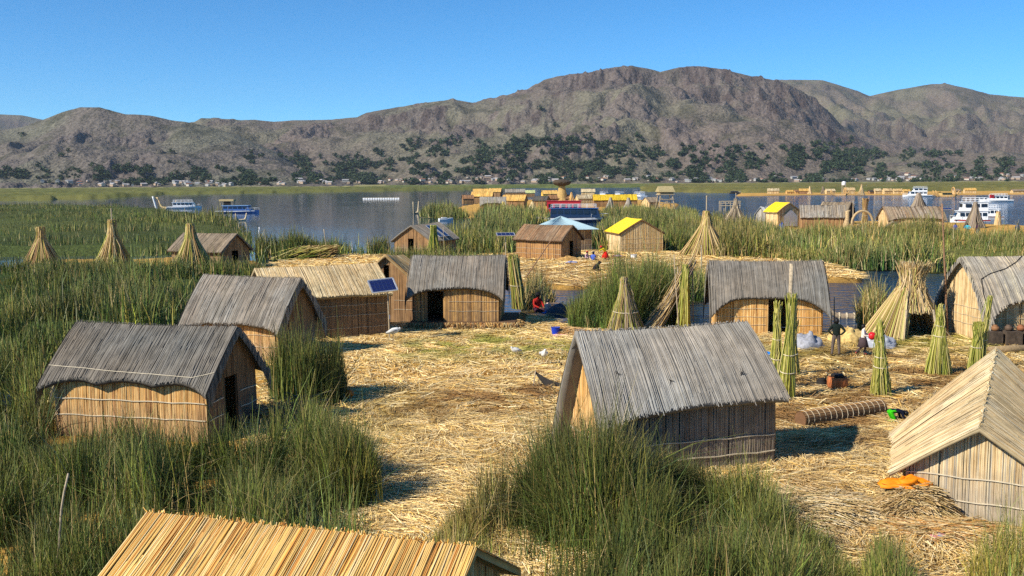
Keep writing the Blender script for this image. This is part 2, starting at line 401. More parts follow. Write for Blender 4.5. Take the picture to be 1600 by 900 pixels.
for i, (x, y) in enumerate(lone):
    q = on_hill(x, y)
    if q is None: continue
    o = bpy.data.objects.new('lone_tree', tme[i % 6]); s = 10 * q[1] / 2400; o.scale = (s * 1.3, s * 1.3, s); o.rotation_euler = (0, 0, i * 1.3); o.location = q - np.array([0, 0, .7])
    tag(link(o), 'small dark tree standing alone on the open mountainside', 'tree', 'lone trees on the mountainside')
# shore houses
def house_mesh(c, rc, name='shore_house'):
    b = MB().box((0, 0, .35), (1, .7, .7)).add([(-.55, -.42, .7), (.55, -.42, .7), (.55, .42, .7), (-.55, .42, .7), (-.55, 0, 1.0), (.55, 0, 1.0)],
        [(0, 1, 5, 4), (2, 3, 4, 5), (1, 2, 5), (3, 0, 4), (3, 2, 1, 0)])
    me = b.mesh(name, plain(name, c)); me.materials.append(plain(name + '_roof', rc)); 
    for p_ in me.polygons[6:]: p_.material_index = 1
    return me
HM = [house_mesh((.36, .36, .34), (.32, .32, .33)), house_mesh((.4, .3, .22), (.42, .4, .4)), house_mesh((.55, .5, .42), (.3, .14, .09))]
spans = [(60, 140, 6), (150, 250, 20), (270, 360, 26), (370, 480, 12), (480, 700, 34), (700, 860, 26), (860, 1100, 26), (1100, 1350, 22), (1350, 1600, 42)]
for (a, b, k) in spans:
    for j in range(k):
        x = a + (b - a) * random.random(); y = (291.5 if x < 400 else 289 - (x - 400) / 1200 * 7) - 6.5 * random.random() ** 2
        q = on_hill(x, y)
        if q is None: continue
        o = bpy.data.objects.new('shore_house', HM[random.choice((0, 0, 1, 1, 2))]); s = (5 + 5 * random.random()); o.scale = (s * 1.4, s, s * .7); o.rotation_euler = (0, 0, random.random() * 3)
        o.location = q - np.array([0, 0, .5]); tag(link(o), 'tiny pale house on the far lakeshore', 'house', 'houses along the far shore')
# shore strip
sp_ = []
for x in np.arange(-300, 1901, 10):
    a = atd(x, 284, 1500)[0] / 1500
    sp_.append([(a * r_, r_, z_ + (.5 * math.sin(x * .3 + r_)) * (z_ > 0)) for r_, z_ in ((1700, WZ - .5), (1740, .8), (1900, 1.5), (2600, 3))])
gm = MB().grid(sp_); gm.f = [q[::-1] for q in gm.f]
tag(gm.build('lakeshore', plain('shore_meadow', '#8a8656', .9, .1, .02, .3)), 'dry grassy strip of land at the foot of the mountains', kind='structure')

# ------------------------------------------------------------------ reed islands (straw ground)
def inpoly(x, y, P):
    r = np.zeros(x.shape, bool); n = len(P)
    for i in range(n):
        x1, y1 = P[i]; x2, y2 = P[(i + 1) % n]
        c = ((y1 > y) != (y2 > y)) & (x < (x2 - x1) * (y - y1) / (y2 - y1 + 1e-12) + x1)
        r ^= c
    return r
def edist(x, y, P):
    d = np.full(x.shape, 1e9); n = len(P)
    for i in range(n):
        x1, y1 = P[i]; x2, y2 = P[(i + 1) % n]; dx, dy = x2 - x1, y2 - y1
        t = np.clip(((x - x1) * dx + (y - y1) * dy) / (dx * dx + dy * dy + 1e-9), 0, 1)
        d = np.minimum(d, np.hypot(x - x1 - t * dx, y - y1 - t * dy))
    return d
def gpoly(pts, z=0):
    return [tuple(at(a, b, z)[:2]) for a, b in pts]
def gz(x, y):
    return (fbm(x / 1.7, y / 1.7, 2, 4) - .47) * .22 + (fbm(x / 7, y / 7, 6, 2) - .375) * .22
GREENSPOTS = [tuple(at(a, b)[:2]) + (r, s) for a, b, r, s in ((700, 545, 2.2, 1), (760, 535, 2.5, .9), (850, 545, 2.0, 1), (650, 552, 1.5, .7), (1200, 555, 2.5, .8), (1260, 560, 3, .7), (1330, 570, 3, .5),
              (1420, 535, 3.2, .9), (1500, 535, 3, .7), (280, 715, 1.2, .8), (590, 640, 2.5, .35), (960, 560, 2, .4))]
BROWNSPOTS = [tuple(at(a, b)[:2]) + (r, s) for a, b, r, s in ((740, 630, 2.6, .9), (650, 640, 2, .6), (845, 615, 1.5, 1), (1300, 600, 5, .85), (1400, 575, 5, .8), (1250, 650, 4, .85), (1450, 600, 4, .8), (1340, 640, 3, .7), (1260, 800, 2, .7), (900, 435, 9, .6), (1000, 425, 8, .5), (830, 425, 6, .5))]
def straw_col(x, y, base):
    c = base.copy()
    for sp, cc in ((GREENSPOTS, lin('#9a9a44')), (BROWNSPOTS, lin('#8a6438'))):
        a = 0
        for gx, gy, r, s in sp: a = np.maximum(a, s * np.exp(-((x - gx) ** 2 + ((y - gy) * .8) ** 2) / r ** 2))
        a = (a * sstep(.25, .6, fbm(x * 1.3, y * 1.3, 9, 3)) * 1.3).clip(0, .9)[:, None]
        c = c * (1 - a) + cc * (.6 + .8 * rng.random((len(x), 1))) * a
    return c
def island(name, label, poly, cell, top=0.0, rough=1.0):
    P = gpoly(poly); A = np.array(P)
    xs = np.arange(A[:, 0].min() - 1.5, A[:, 0].max() + 1.5, cell); ys = np.arange(A[:, 1].min() - 1.5, A[:, 1].max() + 1.5, cell)
    X, Y = np.meshgrid(xs, ys); d = edist(X, Y, P); s = np.where(inpoly(X, Y, P), d, -d) + (fbm(X / 1.5, Y / 1.5, 5, 3) - .45) * 1.2
    Z = top + gz(X, Y) * rough + (sstep(-.6, .35, s) - 1) * .75
    nc = len(xs); nr = len(ys)
    i = (np.arange(nr - 1)[:, None] * nc + np.arange(nc - 1)[None]).ravel()
    F = np.stack([i, i + 1, i + nc + 1, i + nc], 1); F = F[(s.ravel()[F] > -.9).any(1)]
    x, y = X.ravel(), Y.ravel(); q = fbm(x / 1.1, y / 1.1, 1, 4)[:, None]
    c = lin('#c49a50') * (.5 + .9 * q); c = straw_col(x, y, c)
    wet = (1 - sstep(-.2, .5, s.ravel()))[:, None]; c = c * (1 - .75 * wet) + lin('#4a3a26') * .75 * wet
    used = np.unique(F); mp_ = np.zeros(nc * nr, int); mp_[used] = np.arange(len(used))
    V = np.stack([x, y, Z.ravel()], 1)[used]
    return tag(npobj(name, V, mp_[F], M_GROUND, c[used], smooth=True), label, kind='structure'), P
MAIN = [(-250, 1150), (-200, 800), (40, 640), (200, 560), (400, 528), (520, 510), (640, 500), (760, 492), (860, 492), (885, 506), (960, 514), (1060, 512), (1110, 508), (1200, 508), (1300, 516), (1340, 518), (1400, 516), (1480, 514), (1700, 505), (2000, 560), (2300, 1150)]
MIDI = [(380, 425), (440, 408), (540, 399), (700, 402), (780, 398), (930, 392), (1060, 394), (1180, 398), (1290, 412), (1350, 428), (1345, 436), (1230, 436), (1120, 430), (1060, 437), (960, 446), (880, 447), (800, 440), (700, 436), (560, 432), (430, 436)]
RGTI = [(1100, 372), (1180, 352), (1240, 347), (1350, 345), (1480, 347), (1620, 352), (1750, 360), (1700, 378), (1500, 385), (1300, 384), (1150, 384)]
LFTI = [(20, 420), (90, 405), (250, 403), (300, 398), (400, 406), (410, 420), (330, 428), (200, 426), (60, 428)]
VILI = [(690, 336), (720, 322), (770, 315), (850, 311), (1000, 312), (1060, 318), (1050, 332), (930, 338), (800, 340)]
_, PM = island('straw_island', 'main reed island strewn with pale dry straw', MAIN, .3)
_, PMID = island('straw_island', 'straw island beyond the channel with the yellow roofed hut', MIDI, .5, .05)
_, PR = island('straw_island', 'straw island of the right hand village before the open water', RGTI, 1.0, .0)
_, PL = island('straw_island', 'straw island under the three tall straw cones', LFTI, .6, .0)
_, PV = island('straw_island', 'crowded village island in the middle of the lake', VILI, 1.2, .0)
FARI = [(1150, 306), (1300, 303.5), (1420, 304.5), (1600, 303), (1700, 303), (1700, 298), (1400, 298), (1160, 299)]
_, PF = island('straw_island', 'thin far island with a row of small straw huts', FARI, 4.0, .0)

# footprints kept clear of reeds and straw: (x, y, rot, half length, half width)
FOOT = []
def clear(x, y, grow=0.0):
    k = np.ones(x.shape, bool)
    for fx, fy, a, hl, hw in FOOT:
        c, s = math.cos(a), math.sin(a); u = (x - fx) * c + (y - fy) * s; v = -(x - fx) * s + (y - fy) * c
        k &= ~((np.abs(u) < hl + grow) & (np.abs(v) < hw + grow))
    return k
HUTS = dict(
    left=(-11.0, 31.3, R(-12.8), 5.5, 1.8), second=(-11.5, 45.0, R(-18.8), 5.0, 1.8), tan=(-9.6, 50.4, R(27), 6.2, 2.2), centre=(-2.83, 54.6, R(-3), 5.0, 2.0),
    front=(4.05, 27.2, R(18), 5.1, 1.8), door=(12.8, 51.6, R(-7), 5.6, 2.0), edge=(24.4, 48.9, R(4), 6.0, 2.0), near=(-2.86, 13.49, R(-17.3), 5.0, 1.95),
    gable=(11.05, 23.4, R(60.7), 4.1, 2.0), backleft=(-27.0, 91.7, R(-24), 6.0, 2.2), solar=(-8.7, 103.4, R(67.7), 6.3, 2.3), brown=(3.6, 100.4, R(-38), 5.9, 1.95), yellow=(13.1, 109.6, R(100.7), 5.6, 2.5),
    small=(-6.6, 57.5, R(80), 3.6, 1.7), tin=(5.7, 113.0, R(15), 5.2, 2.6))
for k_, (x_, y_, a_, L_, W_) in HUTS.items(): FOOT.append((x_, y_, a_, L_ / 2 - .05, W_ - .25))

def sample(P, n, dens=None):
    A = np.array(P); lo, hi = A.min(0), A.max(0); ox = []; oy = []; k = 0
    while k < n:
        x = lo[0] + (hi[0] - lo[0]) * rng.random(n); y = lo[1] + (hi[1] - lo[1]) * rng.random(n)
        ok = inpoly(x, y, P)
        if dens is not None: ok &= rng.random(n) < dens(x, y)
        ox.append(x[ok]); oy.append(y[ok]); k += ok.sum()
        if ok.sum() == 0: break
    return np.concatenate(ox)[:n], np.concatenate(oy)[:n]

def straw(name, label, P, n, length, width, zf, pal=None, dens=None):
    x, y = sample(P, n, dens); k = clear(x, y, -.1); x, y = x[k], y[k]; n = len(x)
    ang = (fbm(x / 2.2, y / 2.2, 3, 3) - .45) * 9 + rng.normal(0, .55, n)
    L = length * (.4 + 1.0 * rng.random(n)); t = rng.normal(0, .11, n)
    d = np.stack([np.cos(ang), np.sin(ang), t], 1) * L[:, None]; c0 = np.stack([x, y, zf(x, y) + .012 + .11 * rng.random(n) ** 2.2], 1)
    C = np.stack([c0 - d / 2, c0 + d / 2], 1)
    C[:, :, 2] = np.maximum(C[:, :, 2], c0[:, 2:3] - .03)
    S = np.stack([-np.sin(ang), np.cos(ang), rng.normal(0, .35, n)], 1); S /= np.linalg.norm(S, axis=1, keepdims=True)
    W = np.repeat((width * (.6 + .8 * rng.random(n)))[:, None], 2, 1)
    patch = fbm(x / .9, y / .9, 8, 3)[:, None]
    col = pick(pal or (TAN + PALE + [lin('#dfc07c'), lin('#e8cd90'), lin('#f0dcae'), lin('#d8b46a')]), n) * (.7 + .85 * patch) * np.array([1.22, 1.18, 1.0]); col = straw_col(x, y, col)
    V, F, cc = strips(C, S, W, np.repeat(col[:, None], 2, 1))
    return tag(npobj(name, V, F, M_STRAW, cc), label, kind='stuff')
near_poly = gpoly([(380, 980), (380, 700), (420, 540), (520, 515), (640, 503), (860, 495), (900, 515), (1100, 515), (1340, 520), (1660, 512), (1750, 700), (1750, 980)])
def pcl(P, y0, y1):
    return lambda x, y: ((y > y0) & (y < y1)).astype(float)
straw('straw_litter', 'loose dry straw strewn over the open yard', near_poly, 105000, .5, .014, gz, dens=pcl(0, 14, 33))
straw('straw_litter', 'loose straw scattered before the back row of huts', near_poly, 62000, .6, .022, gz, dens=pcl(0, 33, 58))
straw('straw_litter', 'straw littering the island beyond the channel', PMID, 22000, 1.1, .05, lambda x, y: gz(x, y) + .05)

# ------------------------------------------------------------------ reeds
def reeds(name, label, polys, n, h, wid, pal, K=4, lean=.22, dead=.08, arch=.06, base=None, clump=1.3, edge=1.0, z0=None, thin=None, mat=None):
    """polys: list of pixel polygons on the ground; n stems in all"""
    n = int(n * (.84 if K >= 5 else .74)); wid = wid * (1.06 if K >= 5 else 1.2); K = K - 1
    X = []; Y = []; E = []
    Ps = [gpoly(p_) for p_ in polys]
    ar = np.array([abs(sum(p_[i][0] * p_[(i + 1) % len(p_)][1] - p_[(i + 1) % len(p_)][0] * p_[i][1] for i in range(len(p_)))) / 2 for p_ in Ps])
    for P, a in zip(Ps, ar / ar.sum()):
        dn = lambda x, y: np.clip(.05 + 1.6 * sstep(.34, .6, fbm(x / clump, y / clump, 4, 3)), 0, 1)
        x, y = sample(P, int(n * a), dn)
        X.append(x); Y.append(y); E.append(edist(x, y, P))
    x, y, e = np.concatenate(X), np.concatenate(Y), np.concatenate(E); k = clear(x, y, .12)
    e = e + (fbm(x / (.6 * clump), y / (.6 * clump), 7, 3) - .42) * 2.6 * edge; k &= e > edge * .05
    x, y, e = x[k], y[k], e[k]; n = len(x)
    hm = fbm(x / (clump * 1.4), y / (clump * 1.4), 10, 3)
    hh = h * (.12 + 2.5 * hm ** 1.45) * (.5 + .6 * rng.random(n)) * np.where(rng.random(n) < .05, 1.35, 1) * (.45 + .55 * sstep(0, edge, e))
    a = rng.random(n) * 6.283; pt2 = fbm(x / (.8 * clump), y / (.8 * clump), 15, 3)[:, None]; tilt = np.abs(rng.normal(0, lean, n)) + .02
    tuft = fbm(x / .5, y / .5, 12, 2) * 12.6; a = np.where(rng.random(n) < .5, tuft, a)
    bent = rng.random(n) < arch; tilt = np.where(bent, tilt + .5 + .6 * rng.random(n), tilt)
    t = np.linspace(0, 1, K)[None, :]
    hx = np.cos(a)[:, None] * (tilt * hh)[:, None] * (t ** 1.8); hy = np.sin(a)[:, None] * (tilt * hh)[:, None] * (t ** 1.8)
    hz = hh[:, None] * (t - (np.minimum(tilt, 1.1)[:, None] ** 1.5) * .38 * t ** 2.4)
    bz = (base if base is not None else -.15) * np.ones(n) if z0 is None else z0(x, y)
    C = np.stack([x[:, None] + hx, y[:, None] + hy, bz[:, None] + hz], -1)
    fa = rng.random(n) * 6.283; S = np.stack([np.cos(fa), np.sin(fa), np.zeros(n)], 1)
    W = wid * (.7 + .6 * rng.random(n))[:, None] * (1 - .75 * t ** 2)
    pt = fbm(x / (1.1 + 1.2 * clump), y / (1.1 + 1.2 * clump), 13, 4)[:, None]
    col = pick(pal, n) * (.28 + 1.55 * pt) * np.exp(rng.normal(0, .38, (n, 1))) * (1 + (pt2 - .45) * np.array([1.3, .4, -.6])) + sstep(.5, .7, pt) * .22 * lin('#a89a5c') * .6
    dd = rng.random(n) < dead * 2.6 * hm; col[dd] = pick(DRY, int(dd.sum()))
    tipc = pick([lin('#8a7a48'), lin('#7d7440'), lin('#6d7038')], n)
    tw = (t ** 3 * .5)[..., None]; cc = col[:, None, :] * (1 - tw) + tipc[:, None, :] * tw
    V, F, c = strips(C, S, W, cc)
    return tag(npobj(name, V, F, mat or M_REED, c), label, kind='stuff')

# near beds
reeds('reed_bed', 'tall dark reeds filling the lower left corner', [[(-120, 1020), (-120, 720), (40, 690), (200, 720), (330, 725), (420, 740), (560, 770), (600, 800), (600, 860), (640, 1000), (240, 1040)]], 46000, 1.55, .016, DARKREED + SEDGE[:2], K=5, dead=.07, arch=.1)
reeds('reed_bed', 'green reeds beside the yard in front of the left hut', [[(430, 745), (400, 715), (480, 690), (560, 700), (590, 735), (600, 790), (520, 800)]], 12000, 1.9, .016, DARKREED + SEDGE, K=5, dead=.06, edge=.4)
reeds('reed_bed', 'tall wispy reeds beside the left corner of the silver grey hut', [[(790, 850), (800, 775), (830, 740), (900, 738), (960, 750), (990, 800), (960, 850), (860, 880)]], 7000, 1.45, .015, DARKREED + SEDGE[:3], K=6, dead=.06, arch=.1, lean=.2, edge=.5)
reeds('reed_bed', 'thin reeds against the wall of the left hut', [[(90, 720), (100, 697), (250, 705), (260, 722), (180, 735)]], 2600, 1.2, .016, SEDGE, K=5, dead=.2)
reeds('reed_bed', 'tall reeds rising left of the left hut', [[(-260, 760), (-260, 600), (-20, 585), (60, 622), (84, 660), (92, 705), (40, 730)]], 20000, 2.3, .02, SEDGE + DARKREED, K=5, dead=.1, arch=.1, edge=.35)
reeds('reed_clump', 'dense round green reed clump between the left huts and the yard', [[(420, 622), (450, 606), (520, 604), (543, 615), (530, 632), (480, 640), (432, 636)]], 7500, 2.9, .022, DARKREED, K=5, dead=.03, lean=.1, edge=.5)
reeds('reed_bed', 'dark reeds in front of the grey roofed centre hut', [[(835, 1000), (800, 860), (805, 780), (850, 735), (930, 742), (1010, 758), (1120, 775), (1200, 810), (1250, 860), (1290, 960), (1300, 1020)]], 36000, 1.65, .015, DARKREED, K=5, dead=.05, arch=.1, edge=.5)
reeds('reed_bed', 'sparse yellowing reeds at the near edge of the yard', [[(665, 1000), (672, 850), (700, 815), (790, 800), (815, 850), (830, 1000)]], 9500, 1.6, .014, SEDGE + YGREEN + DRY, K=5, dead=.3, arch=.2, edge=.4)
reeds('reed_bed', 'dark low reeds right of the big foreground clump', [[(1180, 1010), (1170, 850), (1220, 822), (1290, 850), (1345, 900), (1370, 1010)]], 9000, 1.3, .015, DARKREED + SEDGE[:2], K=5, dead=.15, arch=.15, edge=.4)
reeds('reed_bed', 'thin green shoots before the straw mound', [[(1330, 1000), (1340, 880), (1380, 855), (1430, 860), (1445, 920), (1440, 1000)]], 4200, 1.5, .013, SEDGE, K=5, dead=.15, lean=.15, edge=.3)
reeds('reed_bed', 'reeds in the lower right corner', [[(1500, 1010), (1520, 880), (1600, 850), (1700, 850), (1700, 1010)]], 6200, 1.6, .013, SEDGE + YGREEN, K=5, dead=.2, edge=.3)
reeds('reed_bed', 'short dark reeds under the ridge of the golden roof', [[(520, 1000), (560, 860), (640, 850), (690, 870), (700, 1000)]], 1700, .95, .014, DARKREED + DRY, K=5, dead=.4)
# middle beds on the left
reeds('reed_bed', 'deep green reeds on the left below the straw cones', [[(-300, 600), (-300, 440), (20, 425), (200, 432), (340, 432), (300, 470), (285, 530), (200, 565), (60, 590)]], 52000, 1.9, .035, DARKREED + SEDGE, K=4, dead=.06, clump=3, arch=.06)
reeds('reed_bed', 'dark reeds in front of the straw cones', [[(-200, 432), (30, 421), (140, 424), (240, 424), (370, 420), (420, 425), (420, 440), (300, 445), (0, 450)]], 12000, 1.5, .045, DARKREED + SEDGE, K=4, dead=.05, clump=3)
reeds('reed_marsh', 'wide flat reed marsh on the left of the bay', [[(-500, 420), (-500, 322), (60, 322), (230, 325), (330, 341), (390, 358), (400, 398), (300, 396), (200, 402), (60, 404), (-40, 420)]], 110000, 1.45, .075, DARKREED + SEDGE, K=3, dead=.06, clump=9, edge=3, arch=.03)
reeds('reed_bed', 'reeds along the near edge of the calm bay', [[(395, 412), (400, 398), (440, 394), (530, 394), (610, 394), (615, 402), (540, 402), (440, 408)]], 9000, 2.3, .055, DARKREED + SEDGE, K=4, dead=.05, clump=4, edge=1.5)
reeds('reed_bed', 'reeds growing between the tan roof and the solar panel hut', [[(590, 428), (600, 412), (660, 408), (760, 404), (790, 404), (790, 416), (700, 420), (640, 432)]], 8000, 1.5, .045, SEDGE + DARKREED, K=4, dead=.1, clump=3)
reeds('reed_bed', 'reeds behind the hut with solar panels', [[(700, 398), (700, 380), (740, 366), (800, 362), (830, 362), (830, 385), (800, 396)]], 11000, 2.2, .06, SEDGE + OLIVE + DARKREED, K=4, clump=4)
reeds('reed_bed', 'reeds at the boats on the left marsh edge', [[(215, 345), (290, 343), (370, 345), (372, 352), (300, 354), (215, 352)]], 4000, 2.3, .1, OLIVE + DARKREED, K=3, clump=4, edge=3)
# centre and right
reeds('reed_clump', 'big reed clump on the channel behind the grey roofed hut', [[(885, 512), (890, 496), (930, 486), (1000, 478), (1040, 476), (1075, 490), (1080, 508), (1000, 514), (930, 516)]], 13000, 2.6, .028, DARKREED + SEDGE[:3], K=5, dead=.04, edge=.8)
reeds('reed_clump', 'reeds at the back of the channel below the far yard', [[(950, 460), (1000, 450), (1060, 442), (1110, 446), (1100, 470), (1040, 476), (960, 478)]], 9000, 1.9, .035, SEDGE, K=4, dead=.08)
reeds('reed_bed', 'reeds lining the dark channel beside the seated people', [[(815, 488), (812, 462), (830, 452), (862, 455), (868, 468), (850, 484)]], 2400, 1.5, .03, SEDGE + DRY, K=4, dead=.3)
reeds('reed_bed', 'thick reeds behind the yellow roofed hut', [[(920, 392), (925, 366), (960, 356), (1020, 352), (1090, 354), (1100, 376), (1070, 392)]], 22000, 2.7, .06, OLIVE + SEDGE + DARKREED, K=4, clump=5, edge=2)
reeds('reed_bed', 'broad olive reed bed before the right hand village', [[(1120, 404), (1110, 384), (1180, 376), (1300, 376), (1420, 378), (1600, 384), (1800, 390), (1800, 414), (1600, 420), (1480, 424), (1400, 426), (1300, 416), (1200, 406)]], 60000, 2.2, .06, OLIVE + SEDGE + DARKREED[:2] + DRY[:1], K=4, dead=.12, clump=5, edge=2)
reeds('reed_bed', 'reeds at the edge of the right hand village', [[(1050, 378), (1060, 350), (1120, 345), (1190, 352), (1250, 366), (1400, 372), (1600, 374), (1600, 366), (1720, 362), (1720, 385), (1100, 385)]], 26000, 1.9, .08, OLIVE + DRY[:2] + SEDGE, K=3, dead=.1, clump=7)
reeds('reed_clump', 'reed tuft on the blue channel by the round shelter', [[(1335, 505), (1345, 488), (1375, 480), (1395, 490), (1385, 515), (1350, 518)]], 2600, 1.9, .03, SEDGE + DRY, K=4, dead=.2)
reeds('reed_bed', 'olive reeds standing in the water before the village roofs', [[(655, 338), (665, 331), (720, 331), (735, 338), (700, 343)], [(735, 352), (745, 338), (800, 336), (860, 338), (862, 350), (800, 356)]], 14000, 2.6, .11, OLIVE + SEDGE, K=3, clump=6, edge=2)
reeds('reed_bed', 'reeds on the village island behind the blue boat', [[(930, 344), (935, 335), (1000, 332), (1080, 330), (1100, 345), (1080, 352), (960, 356)]], 15000, 2.4, .1, OLIVE + SEDGE, K=3, clump=6, edge=2)
M_FARBED = attr_mat('far_reeds', .9, .1, 1.2, .4, 1.0, 3)
def far_bed(name, label, poly, h, col, seed):
    P = gpoly(poly, WZ); A = np.array(P); cy = np.linspace(A[:, 1].min(), A[:, 1].max(), 46); kx = np.linspace((A[:, 0] / A[:, 1]).min(), (A[:, 0] / A[:, 1]).max(), 420)
    Y, K = np.meshgrid(cy, kx, indexing='ij'); X = K * Y; d = edist(X, Y, P); s = np.where(inpoly(X, Y, P), d, -d) + (fbm(X / 18, Y / 18, seed, 3) - .45) * 16
    Z = WZ - .3 + sstep(-1, 3, s) * (h * (.3 + 1.4 * fbm(X / 9, Y / 9, seed, 3)) + .3)
    q = fbm(X / 60, Y / 60, seed + 3, 4); q2 = fbm(X / 7, Y / 14, seed + 5, 3)
    c = np.array(col[0]) * (1 - q[..., None]) + np.array(col[1]) * q[..., None]; c = c * (.55 + .9 * q2[..., None])
    nr, nc = X.shape; i = (np.arange(nr - 1)[:, None] * nc + np.arange(nc - 1)[None]).ravel(); F = np.stack([i, i + 1, i + nc + 1, i + nc], 1); F = F[(s.ravel()[F] > -2).any(1)]
    o = npobj(name, np.stack([X, Y, Z], -1).reshape(-1, 3), F, M_FARBED, c.reshape(-1, 3))
    return tag(o, label, kind='stuff')
far_bed('reed_belt', 'far green reed belt across the western bay', [(-300, 316), (0, 314), (150, 311), (260, 304), (420, 301.5), (600, 298.5), (720, 297), (760, 295), (760, 292.3), (400, 294.3), (0, 296.6), (-300, 298)], 2.2, (lin('#566030'), lin('#77733f')), 2)
far_bed('reed_belt', 'far green reed belt below the middle of the mountain', [(600, 295.5), (800, 293.8), (1000, 293), (1060, 292.5), (1060, 288.4), (900, 289.4), (600, 291)], 2.2, (lin('#566232'), lin('#6f7540')), 4)
far_bed('reed_belt', 'olive reed belt behind the thin far island', [(1000, 299), (1100, 301), (1200, 302), (1400, 300), (1600, 299), (1900, 298), (1900, 284), (1600, 285.5), (1200, 288), (1000, 289.5)], 2.2, (lin('#5c642f'), lin('#857843')), 6)

far_bed('reed_mat', 'low matted growth under the left marsh reeds', [(-500, 420), (-500, 323), (60, 323), (230, 326), (330, 342), (385, 358), (395, 396), (300, 394), (200, 400), (60, 403), (-40, 420)], .75, (lin('#3c4a22'), lin('#575c30')), 5)
far_bed('reed_mat', 'low matted growth under the deep green left reeds', [(-300, 595), (-300, 425), (20, 428), (200, 434), (330, 436), (290, 470), (275, 525), (190, 560), (50, 585)], .7, (lin('#33451f'), lin('#4a5828')), 7)
far_bed('reed_mat', 'low matted growth under the olive reed bed', [(1125, 402), (1115, 386), (1180, 378), (1300, 378), (1420, 380), (1600, 386), (1800, 392), (1800, 412), (1600, 418), (1480, 421), (1400, 423), (1300, 413), (1200, 404)], .8, (lin('#55602c'), lin('#736f3a')), 9)
# ------------------------------------------------------------------ huts
def wall_panel(parent, p0, p1, nrm, top, pal, sw, z0=-.15, doors=(), bands=(), name='wall', weather=.5, rope=0):
    p0 = np.array(p0, float); p1 = np.array(p1, float); nrm = np.array(nrm, float); L = np.linalg.norm(p1 - p0); d = (p1 - p0) / L
    nc = max(4, int(L / .12)); us = np.linspace(0, L, nc + 1)
    def zb(u):
        for a, b, h in doors:
            if a < u < b: return h
        return z0
    parts = []
    V = []; F = []
    for i in range(nc):
        um = (us[i] + us[i + 1]) / 2; b = zb(um); n0 = len(V)
        for off in (0.0, -.07):
            for u in (us[i], us[i + 1]):
                q = p0 + d * u + nrm[:2] * off
                V += [(q[0], q[1], b), (q[0], q[1], max(top(u), b))]
        F += [(n0, n0 + 2, n0 + 3, n0 + 1), (n0 + 4, n0 + 5, n0 + 7, n0 + 6), (n0 + 1, n0 + 3, n0 + 7, n0 + 5), (n0, n0 + 1, n0 + 5, n0 + 4), (n0 + 2, n0 + 6, n0 + 7, n0 + 3)]
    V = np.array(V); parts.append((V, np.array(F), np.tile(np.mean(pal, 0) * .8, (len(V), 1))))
    N = int(L / sw * 2.1); u = np.sort(rng.random(N)) * L; K = 4
    zt = np.array([top(a) for a in u]) - .03 * rng.random(N); zl = np.array([zb(a) for a in u]); ok = zt > zl + .05; u, zt, zl = u[ok], zt[ok], zl[ok]; N = len(u)
    t = np.linspace(0, 1, K); zz = zl[:, None] + (zt - zl)[:, None] * t
    bul = .035 * np.sin(np.pi * np.clip(zz / 1.6, 0, 1)) + .012 * rng.random((N, 1)) + .02 * fbm(u * 1.3, u * 0 + L, 3, 3)[:, None]
    C = np.stack([p0[0] + d[0] * u[:, None] + nrm[0] * bul + rng.normal(0, .006, (N, K)), p0[1] + d[1] * u[:, None] + nrm[1] * bul + rng.normal(0, .004, (N, K)), zz], -1)
    S = np.broadcast_to(np.array([d[0], d[1], 0]), C.shape); Nn = np.broadcast_to(np.array([nrm[0], nrm[1], 0]), C.shape)
    Wd = np.repeat((sw * (.7 + .8 * rng.random(N)))[:, None], K, 1); col = soft(pal, N, .8)[:, None, :] * np.ones((1, K, 1)) * (.8 + .45 * fbm((u[:, None] * 1.2 + 0 * zz).ravel(), (zz * 1.5).ravel(), 5, 4).reshape(N, K, 1))
    grey = np.mean(GREY, 0) * 1.05; wz = (1 - sstep(.15, 1.5, zz + .4 * (fbm(u * 1.1, u * 0, 2, 3)[:, None] - .5)))[..., None] * weather
    col = col * (1 - wz) + grey * (.8 + .4 * rng.random((N, 1, 1))) * wz
    parts.append(ridges(C, S, Nn, Wd, Wd * .45, col))
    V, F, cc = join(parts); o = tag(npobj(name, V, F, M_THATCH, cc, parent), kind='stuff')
    for zb_ in bands:                                    # rope bindings sewn through the mat
        seg = []; cur = []
        for a in np.linspace(.02, L - .02, max(6, int(L / .25))):
            if zb(a) < zb_ < top(a) - .02: cur.append((p0[0] + d[0] * a + nrm[0] * .075, p0[1] + d[1] * a + nrm[1] * .075, zb_ + .03 * abs(math.sin(a * 2.6 + zb_ * 5))))
            else:
                if len(cur) > 1: seg.append(cur)
                cur = []
        if len(cur) > 1: seg.append(cur)
        for s_ in seg: MB().tube(s_, (.006 + .12 * sw) if sw > .021 else .017, 4).build('binding', M_ROPE, o)
    return o

